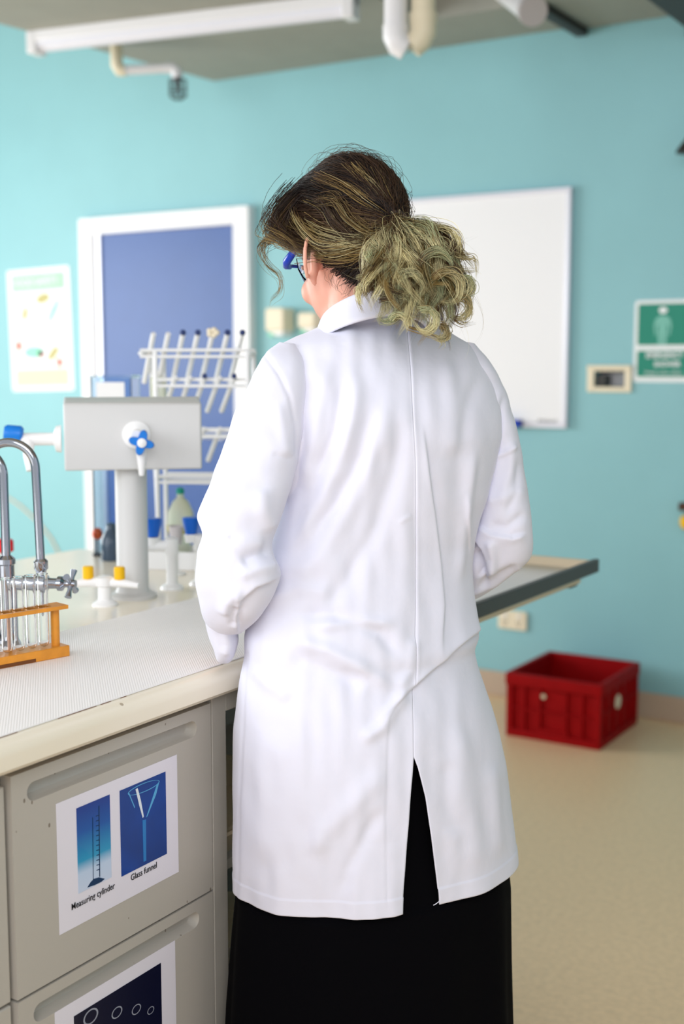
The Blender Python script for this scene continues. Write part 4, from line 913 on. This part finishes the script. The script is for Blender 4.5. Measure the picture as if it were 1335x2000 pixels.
ellp(b, H(.086, 0, -.074), (fH*.020, lH*.012, uH*.018)); cap_(b, H(.084, 0, -.044), H(.096, 0, -.076), .007, .010)   # nose
ellp(b, H(.082, 0, -.104), (fH*.009, lH*.022, uH*.006)); ellp(b, H(.080, 0, -.113), (fH*.009, lH*.019, uH*.006))   # lips
for s_ in (-1, 1):
    ellp(b, H(.078, s_*.030, -.029), (fH*.010, lH*.022, uH*.007)); ellp(b, H(.062, s_*.044, -.070), (fH*.018, lH*.016, uH*.02))  # brow, cheek
    # ear: rim, lobe, tragus
    ec = H(-.006, s_*.069, -.040); ea = uH*.97-fH*.2; eb = fH*.8+lH*s_*(-.5)
    P = [ec+ea*.031*math.sin(t)-eb*.017*math.cos(t)*1.0+lH*s_*(.012+.006*math.cos(t)) for t in np.linspace(-1.2, 2.7, 16)]
    b.tube(P, [.0042]*16, 10); cap_(b, ec-ea*.024-eb*.002+lH*s_*.008, ec-ea*.034+eb*.004+lH*s_*.004, .006, .0045); ellp(b, ec+lH*s_*.003, (ea*.029, eb*.019, lH*.008))
nb = W3(SZ(716, 640, 1.86)[0], 1.865, SZ(716, 640, 1.86)[1])
cap_(b, nb-Zv*.05-Uv*.0, H(-.012, 0, -.055), .052, .044); cap_(b, nb+Zv*.0-Bv*.01, H(.006, 0, -.06), .046, .044)
shL, shR = atF(550, 772, FL+.01), atF(915, 768, FR-.01)
chest = W3(np.mean([shL@Rv, shR@Rv]), FC+.0, shL[2]-.12)
cap_(b, shL+(shR-shL)*.04, shL+(shR-shL)*.96, .034, .034); cap_(b, nb-Zv*.05, nb-Zv*.12, .045, .06)
ellp(b, chest, (Uv*.108, Bv*.066, Zv*.15)); ellp(b, chest-Zv*.2+Uv*.01, (Uv*.105, Bv*.068, Zv*.16)); hip = W3(.035, FC, .86); ellp(b, hip, (Uv*.135, Bv*.09, Zv*.13))
def arm(sh, el, wr, hd, fd, lat):
    cap_(b, sh, el, .032, .027); cap_(b, el, wr, .028, .019); d = (hd-wr)/np.linalg.norm(hd-wr); up_ = np.cross(lat, d); up_ /= np.linalg.norm(up_)
    ellp(b, (wr+hd)/2, ((hd-wr)*.60, lat*.036, up_*.013))
    for k, (o_, L_) in enumerate(((-.028, .066), (-.009, .075), (.010, .070), (.028, .056))):
        p0_ = hd+lat*o_-d*.008; p1 = p0_+d*L_*.45-up_*fd*.006; p2 = p1+d*L_*.33-up_*fd*.014; p3 = p2+d*L_*.2-up_*fd*.016
        cap_(b, p0_, p1, .0085, .0078, 12); cap_(b, p1, p2, .0078, .007, 12); cap_(b, p2, p3, .007, .006, 12)
    t0 = wr+d*.02-lat*.028; t1 = t0+d*.03-lat*.025-up_*fd*.008; t2 = t1+d*.026-lat*.006-up_*fd*.006; cap_(b, t0, t1, .011, .009, 12); cap_(b, t1, t2, .009, .0075, 12)
el_ = atF(456, 1120, 1.725); wr = atF(428, 1208, 1.80); hd = wr+Fh*.075-Zv*.008-Rv*.016
arm(shL, el_, wr, hd, 1, Zv*.8)
er_ = atF(975, 1085, FR+.01); wr2 = atF(820, 1160, 2.06); hd2 = wr2-Rv*.075+Fh*.02
shR = shR-Fh*.01; arm(shR, er_-Rv*.006, wr2, hd2, 1, Fh)
for s_ in (-1, 1):
    hp = hip+Uv*s_*.068-Zv*.05; kn = hip+Uv*s_*.075-Zv*.40-Bv*.01; an_ = W3(0, 0, 0)+hip*[1, 1, 0]+Uv*s_*.08+Bv*.005+Zv*.085
    cap_(b, hp, kn, .078, .05); cap_(b, kn, an_, .050, .034); cap_(b, an_-Zv*.03, an_-Zv*.045-Bv*.13, .032, .026)
body = b.build('body', 'skin', pn, base=PB)
rm = body.modifiers.new('remesh', 'REMESH'); rm.mode = 'VOXEL'; rm.voxel_size = .0035; rm.use_smooth_shade = True
sm = body.modifiers.new('smooth', 'SMOOTH'); sm.iterations = 6; sm.factor = .6
for s_ in (-1, 1):
    an_ = hip*[1, 1, 0]+Uv*s_*.08+Bv*.005
    b = MB(); rs = []
    for t_ in np.linspace(0, 1, 14):
        wd = .036+.012*math.sin(t_*2.6); hh_ = .075*(1-t_)**.7+.03; c = an_+Bv*(.05-.245*t_)
        e_ = max(.15, math.sqrt(max(0, 1-abs(2*t_-1)**5))); rs.append([c+Uv*wd*e_*math.cos(q)+Zv*max(.0, hh_/2+hh_/2*math.sin(q)*(1 if math.sin(q) > 0 else 1)) for q in np.linspace(0, 2*math.pi, 20, endpoint=False)])
    b.rings(rs); b.build('shoe', 'shoe', pn, base=PB)
for s_ in (-1, 1):
    e_ = MB(); e_.ball(H(.074, s_*.030, -.048), .0115, 12); eo = e_.build('eye', 'eye', pn, base=PB); MB().ball(H(.0825, s_*.030, -.050), .0045, 8).build('iris', 'iris', eo, base=PB)
# ---- safety glasses
gl_ = MB()
for s_ in (-1, 1):
    gl_.tube([H(-.020, s_*.078, -.022), H(-.010, s_*.080, -.012), H(.045, s_*.078, -.016), H(.080, s_*.071, -.020)], [.0018, .002, .0025, .003], 10)
    gl_.tube([H(.046, s_*.0765, -.014), H(.052, s_*.0765, -.015), H(.076, s_*.0745, -.021), H(.088, s_*.069, -.024), H(.094, s_*.060, -.024)], [.003, .0058, .0064, .006, .004], 12)
gl_.tube([H(.096, .060, -.022), H(.108, .03, -.019), H(.110, 0, -.020), H(.108, -.03, -.019), H(.096, -.060, -.022)], .0026, 10)
gf = gl_.build('safety_glasses', 'gframe', pn, base=PB); gf['label'] = 'blue framed safety glasses'
rs = []
for v_, dd in ((-.022, 0), (-.036, .001), (-.050, -.002), (-.064, -.009)): rs.append([H(.099+dd-.055*abs(t_)**2.2+.011, t_*.068*(1-.25*((v_+.022)/.042)**2), v_) for t_ in np.linspace(-1, 1, 30)])
Vg = np.array(rs); me_ = np_obj('lens', Vg.reshape(-1, 3), grid_mesh(Vg), 'lens', gf, base=PB, solid=.0015)
# ---- hair
def strands(name, P, R, Cc, parent, nside=3):
    """P (N,K,3) points, R (N,K) radii, Cc (N,K,3) linear colours"""
    N_, K, _ = P.shape; T = np.gradient(P, axis=1); T /= np.linalg.norm(T, axis=2, keepdims=True)+1e-9
    ref = np.array([.31, .52, .79]); a = np.cross(T, ref); a /= np.linalg.norm(a, axis=2, keepdims=True)+1e-9; b_ = np.cross(T, a)
    V = np.stack([P+R[..., None]*(math.cos(q)*a+math.sin(q)*b_) for q in np.linspace(0, 2*math.pi, nside, endpoint=False)], 2)
    idx = np.arange(N_*K*nside).reshape(N_, K, nside); j = np.roll(idx, -1, 2)
    F_ = np.stack([idx[:, :-1], j[:, :-1], j[:, 1:], idx[:, 1:]], -1).reshape(-1, 4)
    V = V.reshape(-1, 3)-np.array(PB); me = bpy.data.meshes.new(name)
    me.vertices.add(len(V)); me.vertices.foreach_set('co', V.ravel().astype(np.float32)); me.loops.add(F_.size); me.loops.foreach_set('vertex_index', F_.ravel().astype(np.int32))
    me.polygons.add(len(F_)); me.polygons.foreach_set('loop_start', np.arange(0, F_.size, 4, dtype=np.int32)); me.update(calc_edges=True)
    me.polygons.foreach_set('use_smooth', np.ones(len(F_), bool))
    ca = me.color_attributes.new('strand', 'FLOAT_COLOR', 'POINT'); c4 = np.ones((N_, K, nside, 4), np.float32); c4[..., :3] = Cc[:, :, None, :]; ca.data.foreach_set('color', c4.ravel())
    me.materials.append(M['hair']); o = bpy.data.objects.new(name, me); COL.objects.link(o); o.parent = parent; return o
dark = np.array(S(32, 21, 17)); mid = np.array(S(80, 56, 37)); olive = np.array(S(146, 122, 72)); blond = np.array(S(206, 196, 150)); greenb = np.array(S(168, 174, 134))
tieP = atF(773, 442, 1.822); r3 = np.array([.103, .071, .104]); HC2 = HC+uH*.012-fH*.004-Rv*.008
def loc(n): return HC2+fH*n[..., :1]*r3[0]+lH*n[..., 1:2]*r3[1]+uH*n[..., 2:]*r3[2]
dt = tieP-HC2; ntie = np.array([dt@fH/r3[0], dt@lH/r3[1], dt@uH/r3[2]]); tie_scale = np.linalg.norm(ntie); ntie /= tie_scale
def ray_noise(n, s, seed):
    r = np.random.default_rng(seed); o = 0
    for _ in range(10): k_ = r.normal(size=3)*s; o = o+np.sin(n@k_+r.uniform(0, 6.28))
    return o/3.2
# scalp roots
cand = rng.normal(size=(60000, 3)); cand /= np.linalg.norm(cand, axis=1, keepdims=True)
f0, l0, u0 = cand.T
ok_ = (u0 > np.interp(f0, [-1, -.75, -.4, -.1, .15, .45, .8, 1], [-.85, -.85, -.78, -.30, -.10, .0, .25, .35]))
cand = cand[ok_]
N1 = 9000; n0 = cand[:N1]; K = 18; t = np.linspace(0, 1, K)
def slerp(a, b_, t):
    w_ = np.arccos(np.clip((a*b_).sum(-1, keepdims=True), -.9995, .9995))[..., None, :]; a = a[:, None, :]; b_ = b_ if b_.ndim == 3 else b_[:, None, :] if b_.ndim == 2 else b_[None, None, :]
    tt = t[None, :, None]; return (np.sin((1-tt)*w_)*a+np.sin(tt*w_)*b_)/np.sin(w_)
clump = np.round(ray_noise(n0, 5., 11)*3)/3
tgt = ntie[None]+rng.normal(size=(N1, 3))*.03; tgt /= np.linalg.norm(tgt, axis=1, keepdims=True)
n = slerp(n0, tgt, t)
# front hair is swept down over the forehead before it runs back over the ear
front = np.clip((n0[:, 0]-.1)/.6, 0, 1)*np.clip(1.1-n0[:, 2], .2, 1)
bend = np.sin(math.pi*np.minimum(t*1.15, 1))
n[..., 2] -= (front*.22)[:, None]*bend*np.clip(n0[:, 2:3]+.2, 0, 1)
side = np.clip(1-abs(n0[:, 1:2]-.6)*1.2, 0, 1)
wav = ray_noise(n0, 3.5, 5)[:, None]*np.sin(t*math.pi)*.05+ray_noise(n0, 9, 6)[:, None]*np.sin(t*math.pi*2.2+ray_noise(n0, 4, 9)[:, None]*2)*.04+rng.normal(size=(N1, 1))*np.sin(t*math.pi*3+rng.random((N1, 1))*6)*np.sin(t*math.pi)*.014
n[..., 2] += wav; n[..., 1] += wav*.6
n /= np.linalg.norm(n, axis=2, keepdims=True)
lift = 1.0+.035*np.sin(math.pi*t)[None]*(1+.7*ray_noise(n0, 3, 7)[:, None])+.035*ray_noise(n.reshape(-1, 3), 3.2, 21).reshape(N1, K)*np.sin(math.pi*np.clip(t, 0, 1))**.5+.03*ray_noise(n0, 14, 8)[:, None]*np.sin(math.pi*t)
bump = np.exp(-(((n-np.array([.66, .72, .12]))**2).sum(-1))/.24)*.46+np.exp(-(((n-np.array([.3, .25, .93]))**2).sum(-1))/.06)*.05+np.exp(-(((n-np.array([.2, .85, .5]))**2).sum(-1))/.15)*.06
lift += bump; layer = 1-.06*rng.random(N1)[:, None]**1.5
sc_t = 1+(tie_scale-1)*t**3
P = loc(n*(lift*layer*sc_t)[..., None])
P += rng.normal(size=(N1, 1, 3))*.0008+rng.normal(size=(N1, K, 3))*.0004
lt_ = np.clip(.5+.75*ray_noise(n0, 4.2, 31)-.25, 0, 1)
lowside = np.clip((.45-n0[:, 2])*1.3, 0, 1)*np.clip(n0[:, 1]+.4, 0, 1)*np.clip(n0[:, 0]+.75, 0, 1)
lt_ = np.clip(lt_*.22+lowside*.85, 0, 1)*np.where(n0[:, 0] < -.35, .3, 1)
ts = np.clip((t[None]-.18)/.55, 0, 1)*lt_[:, None]; ts = ts*(.75+.5*rng.random((N1, 1)))
def ramp(x):
    x = np.clip(x, 0, 1)[..., None]; return np.where(x < .35, dark+(mid-dark)*x/.35, np.where(x < .7, mid+(olive-mid)*(x-.35)/.35, olive+(blond-olive)*(x-.7)/.3))
Cc = ramp(ts*(.7+.5*(ray_noise(n0, 11, 77)[:, None]+.6)))*(.65+.6*rng.random((N1, 1, 1)))*np.clip(1+.6*ray_noise(n0, 16, 78), .45, 1.7)[:, None, None]
Rr = np.full((N1, K), .00048)*(.7+.6*rng.random((N1, 1)))
hair = strands('hair', P, Rr, Cc, pn); hair['label'] = 'dark brown swept-back hair with olive blond streaks'
# soft underlayer
b = MB(); rs = []
for i in range(1, 30):
    th = math.pi*i/30; rs.append([])
    for q in np.linspace(0, 2*math.pi, 48, endpoint=False):
        nn = np.array([math.sin(th)*math.cos(q), math.sin(th)*math.sin(q), math.cos(th)])
        lim = np.interp(nn[0], [-1, -.75, -.4, -.1, .15, .45, .8, 1], [-.83, -.83, -.74, -.22, -.04, .06, .3, .4]); s_ = .965 if nn[2] > lim else .965-min(.35, (lim-nn[2])*1.2)
        rs[-1].append(loc((nn*s_)[None])[0])
b.rings(rs); b.build('hair_base', 'hairbase', hair, base=PB)
# fly-away strands
nf = 620; n0 = cand[-nf:]; n = slerp(n0, (ntie[None]+rng.normal(size=(nf, 3))*.25), t); n /= np.linalg.norm(n, axis=2, keepdims=True)
P = loc(n*(1.03+.16*rng.random((nf, 1))**2*np.sin(math.pi*t)[None]+.02*rng.random((nf, 1)))[..., None])+np.cumsum(rng.normal(size=(nf, K, 3))*.0014, axis=1)
cut = rng.random(nf)*.5; strands('stray_hair', P, np.full((nf, K), .00024), np.tile(mid, (nf, K, 1))*.8, hair)
# locks defined as guide curves
def locks(guides, ns, spread0, spread1, cols, K=34, wave=.006, seed=2, rad=.00042, turns=1.6):
    r = np.random.default_rng(seed); Ps, Cs, Rs = [], [], []
    for g in guides:
        G = catmull(np.array([atF(x, y, F) for x, y, F in g]), K); t = np.linspace(0, 1, K)[:, None]
        lk = cols[r.integers(len(cols))]; lkb = .7+.65*r.random(); ph = r.uniform(0, 6.28); a1 = np.array(Rv); a2 = Zv; wv = wave*(.5+r.random())
        G = G+(wv*t**1.4*np.sin(t*6.28*turns*(.7+.6*r.random())+ph))*a1+(wv*.7*t**1.3*np.cos(t*6.28*turns+ph))*a2+(wv*.8*t*np.sin(t*8+ph*2))*Fh
        for _ in range(ns):
            o_ = r.normal(size=3); o2 = r.normal(size=3); ln = 1-.32*r.random()**1.6; tk = t[:, 0]*ln
            Gs = np.stack([np.interp(tk, t[:, 0], G[:, k_]) for k_ in range(3)], 1); T_ = tk[:, None]
            p = Gs+o_*spread0*(1-T_)+(o_*.6+o2*.6)*spread1*(np.sin(math.pi*np.clip(T_*.9+.05, 0, 1))*.8+T_*.25)+np.cumsum(r.normal(size=(K, 3))*.0002, axis=0)
            Ps.append(p); c0_, c1_ = lk if r.random() < .75 else cols[r.integers(len(cols))]; m_ = np.clip(T_*1.6+r.normal()*.2, 0, 1); Cs.append((c0_*(1-m_)+c1_*m_)*(.7+.55*r.random())*lkb); Rs.append(rad*(.7+.6*r.random())*np.clip((1.02-t[:, 0])*3, .12, 1))
    return np.array(Ps), np.array(Rs), np.array(Cs)
T0 = (775, 442, 1.822); g = []; r = np.random.default_rng(12)
ends = [(930, 632, 1.74), (922, 520, 1.74), (885, 640, 1.72), (860, 676, 1.70), (842, 655, 1.69), (815, 645, 1.69), (790, 640, 1.69), (762, 632, 1.70), (740, 615, 1.71), (722, 595, 1.72), (708, 566, 1.75), (868, 615, 1.71), (900, 570, 1.73), (880, 600, 1.7), (850, 620, 1.69), (830, 600, 1.69), (800, 600, 1.69), (770, 590, 1.70), (895, 610, 1.72), (905, 545, 1.76), (750, 570, 1.72)]
for i in range(150):
    ex, ey, eF = ends[i % len(ends)]; ex += r.normal()*8; ey += r.normal()*12; eF += r.normal()*.012
    if i > 60: ex = 775+(ex-775)*.8; ey = 442+(ey-442)*(.6+.35*r.random())
    ex = 775+(ex-775)*.9; out = (ex-775)/150; k1 = .5+.12*r.normal(); mx = 775+(ex-775)*k1+out*10+r.normal()*9; my = 442+(ey-442)*.36-12*max(out, 0)+r.normal()*8
    m2x = 775+(ex-775)*.88+r.normal()*12; m2y = 442+(ey-442)*.72+r.normal()*8
    g.append([(775+r.normal()*3, 442+r.normal()*9, 1.822), (775+(mx-775)*.35, 442+(my-442)*.25-4*max(out, 0), 1.80+r.normal()*.008), (mx, my, 1.76+r.normal()*.014), (m2x, m2y, (1.755+eF)/2-.01), (ex+r.normal()*6, ey, eF)])
cols = [(mid, blond), (olive, blond*1.1), (dark, olive), (mid, greenb), (olive, greenb*1.1), (mid, blond), (dark, mid), (mid, blond*1.2), (mid*.8, olive*.7), (mid, olive), (dark, mid), (dark, olive*.8)]
Pp, Rp, Cp = locks(g, 46, .0024, .0034, cols, wave=.012, seed=3, turns=1.2, rad=.00038)
Pf, Rf, Cf = locks([g[i] for i in rng.integers(0, 150, 110)], 4, .004, .012, cols, wave=.022, seed=31, turns=1.6, rad=.0002)
g2 = []; 
for cx_, cy_, r_, a0, a1, F in ((800, 560, 26, 200, -60, 1.70), (870, 560, 30, 150, -120, 1.70), (755, 605, 24, 120, -160, 1.70), (895, 600, 22, 100, -150, 1.72), (830, 625, 22, 110, -170, 1.685), (720, 580, 22, 40, 230, 1.73), (780, 632, 18, 150, -60, 1.69), (850, 520, 30, 160, 0, 1.71), (905, 560, 18, 90, -170, 1.73), (860, 650, 14, 90, -150, 1.69)):
    g2.append([(cx_+r_*math.cos(math.radians(a)), cy_-r_*math.sin(math.radians(a)), F) for a in np.linspace(a0, a1, 7)])
P2, R2, C2 = locks(g2, 50, .002, .0026, [(olive, blond), (greenb, blond), (mid, greenb)], wave=.002, seed=9)
g3 = [[(845, 470, 1.76), (890, 500, 1.74), (925, 508, 1.74), (932, 545, 1.74)], [(880, 590, 1.73), (878, 615, 1.73), (900, 630, 1.73), (930, 633, 1.74)], [(740, 540, 1.74), (705, 560, 1.75), (698, 590, 1.74), (712, 615, 1.73)], [(800, 640, 1.69), (840, 652, 1.69), (862, 665, 1.69), (858, 682, 1.69)], [(850, 450, 1.78), (900, 495, 1.75), (915, 512, 1.75)]]
P3, R3, C3 = locks(g3, 16, .0015, .0018, [(mid, olive), (olive, blond)], wave=.002, seed=4)
pt = strands('ponytail', np.concatenate([Pp, Pf, P2, P3]), np.concatenate([Rp, Rf, R2, R3]), np.concatenate([Cp, Cf, C2, C3]), pn); pt['label'] = 'low ponytail of curly greenish blond hair'
MB().tube([tieP+.019*(math.cos(q)*Zv+math.sin(q)*(fhz*.35+lH*.9)) for q in np.linspace(0, 6.28, 30)], .0035, 10, cap=False).build('hair_tie', 'tiegrey', pt, base=PB)
# curls in front of the face, side sweeps and nape wisps
g4 = [[(560, 455, 1.93), (520, 470, 1.94), (506, 490, 1.94), (522, 520, 1.94), (546, 540, 1.94), (548, 565, 1.94), (528, 585, 1.94), (524, 600, 1.94)], [(565, 450, 1.95), (525, 468, 1.95), (512, 500, 1.95), (520, 525, 1.95)], [(560, 470, 1.93), (535, 470, 1.93), (512, 478, 1.93), (505, 465, 1.93)], [(600, 430, 1.9), (560, 440, 1.92), (530, 466, 1.93), (518, 488, 1.93)]]
P4, R4, C4 = locks(g4, 18, .005, .0026, [(dark, olive), (mid, olive)], wave=.003, rad=.0003, seed=6)
def surf(x, y, k=1.03):
    d = ray(x, y); o = C0-HC2; D_ = np.array([d@fH, d@lH, d@uH])/(r3*k); O_ = np.array([o@fH, o@lH, o@uH])/(r3*k); A = D_@D_; Bq = 2*O_@D_; Cq = O_@O_-1; q = Bq*Bq-4*A*Cq
    return ((-Bq-math.sqrt(max(q, 0)))/(2*A)*d)@Fh
g5 = [[(x, y, surf(x, y, kk)) for x, y in L_] for kk, L_ in (
 (1.10, [(575, 395), (590, 440), (630, 478), (690, 478), (773, 446)]), (1.07, [(560, 450), (585, 482), (640, 494), (710, 482), (774, 450)]), (1.06, [(590, 492), (625, 490), (670, 498), (725, 486), (774, 450)]),
 (1.09, [(600, 385), (640, 402), (662, 440), (700, 465), (772, 447)]), (1.05, [(620, 350), (680, 375), (730, 410), (775, 440)]), (1.07, [(600, 440), (640, 462), (700, 470), (773, 447)]), (1.04, [(725, 340), (748, 385), (775, 436)]),
 (1.10, [(545, 430), (575, 462), (640, 478), (720, 468), (773, 444)]), (1.09, [(625, 395), (660, 395), (685, 430), (720, 452), (773, 444)]), (1.03, [(690, 330), (735, 380), (774, 436)]), (1.05, [(640, 505), (690, 505), (735, 480), (774, 450)]))]
P5, R5, C5 = locks(g5, 70, .006, .0042, [(mid, olive), (mid, olive*1.1), (dark, olive), (dark, mid), (olive, blond*.8)], wave=.004, seed=7)
P5 = np.array(P5)
g6 = [[(640+14*i, 520+9*i, 1.85), (640+10*i+r.normal()*4, 545+8*i, 1.84), (648+8*i+r.normal()*8, 562+6*i, 1.84)] for i in range(5)]
g7 = [[(x, y, F), (x*.6+775*.4, y*.6+448*.4+6, F-.008), (775, 448, 1.815)] for x, y, F in ((632, 508, 1.862), (645, 515, 1.855), (655, 522, 1.848), (665, 530, 1.842), (675, 537, 1.836), (684, 544, 1.831), (692, 550, 1.826), (702, 552, 1.82), (715, 555, 1.815), (730, 552, 1.812))]
P7, R7, C7 = locks(g7, 90, .005, .003, [(dark, dark*1.2), (dark, mid*.8), (dark*.8, mid)], wave=.002, seed=17)
g8 = [[(x0+dx_, y0_+dy_, F_) for x0, y0_, F_ in ((575, 372, 1.90), (545, 405, 1.905), (533, 440, 1.90), (556, 470, 1.88), (600, 484, 1.845))] for dx_, dy_ in ((0, 0), (-8, 8), (14, 2), (4, 14), (26, -4), (22, 12), (-4, -4), (34, 14))]
P8, R8, C8 = locks(g8, 46, .008, .006, [(dark, mid), (dark, mid*.8), (mid, olive*.8), (dark, olive)], wave=.009, seed=27, turns=1.5, rad=.00034)
P6, R6, C6 = locks(g6, 6, .003, .003, [(mid, mid)], wave=.002, seed=8, rad=.00016)
strands('loose_locks', np.concatenate([P4, P5, P6, P7, P8]), np.concatenate([R4, R5, R6, R7, R8]), np.concatenate([C4, C5, C6, C7, C8]), hair)
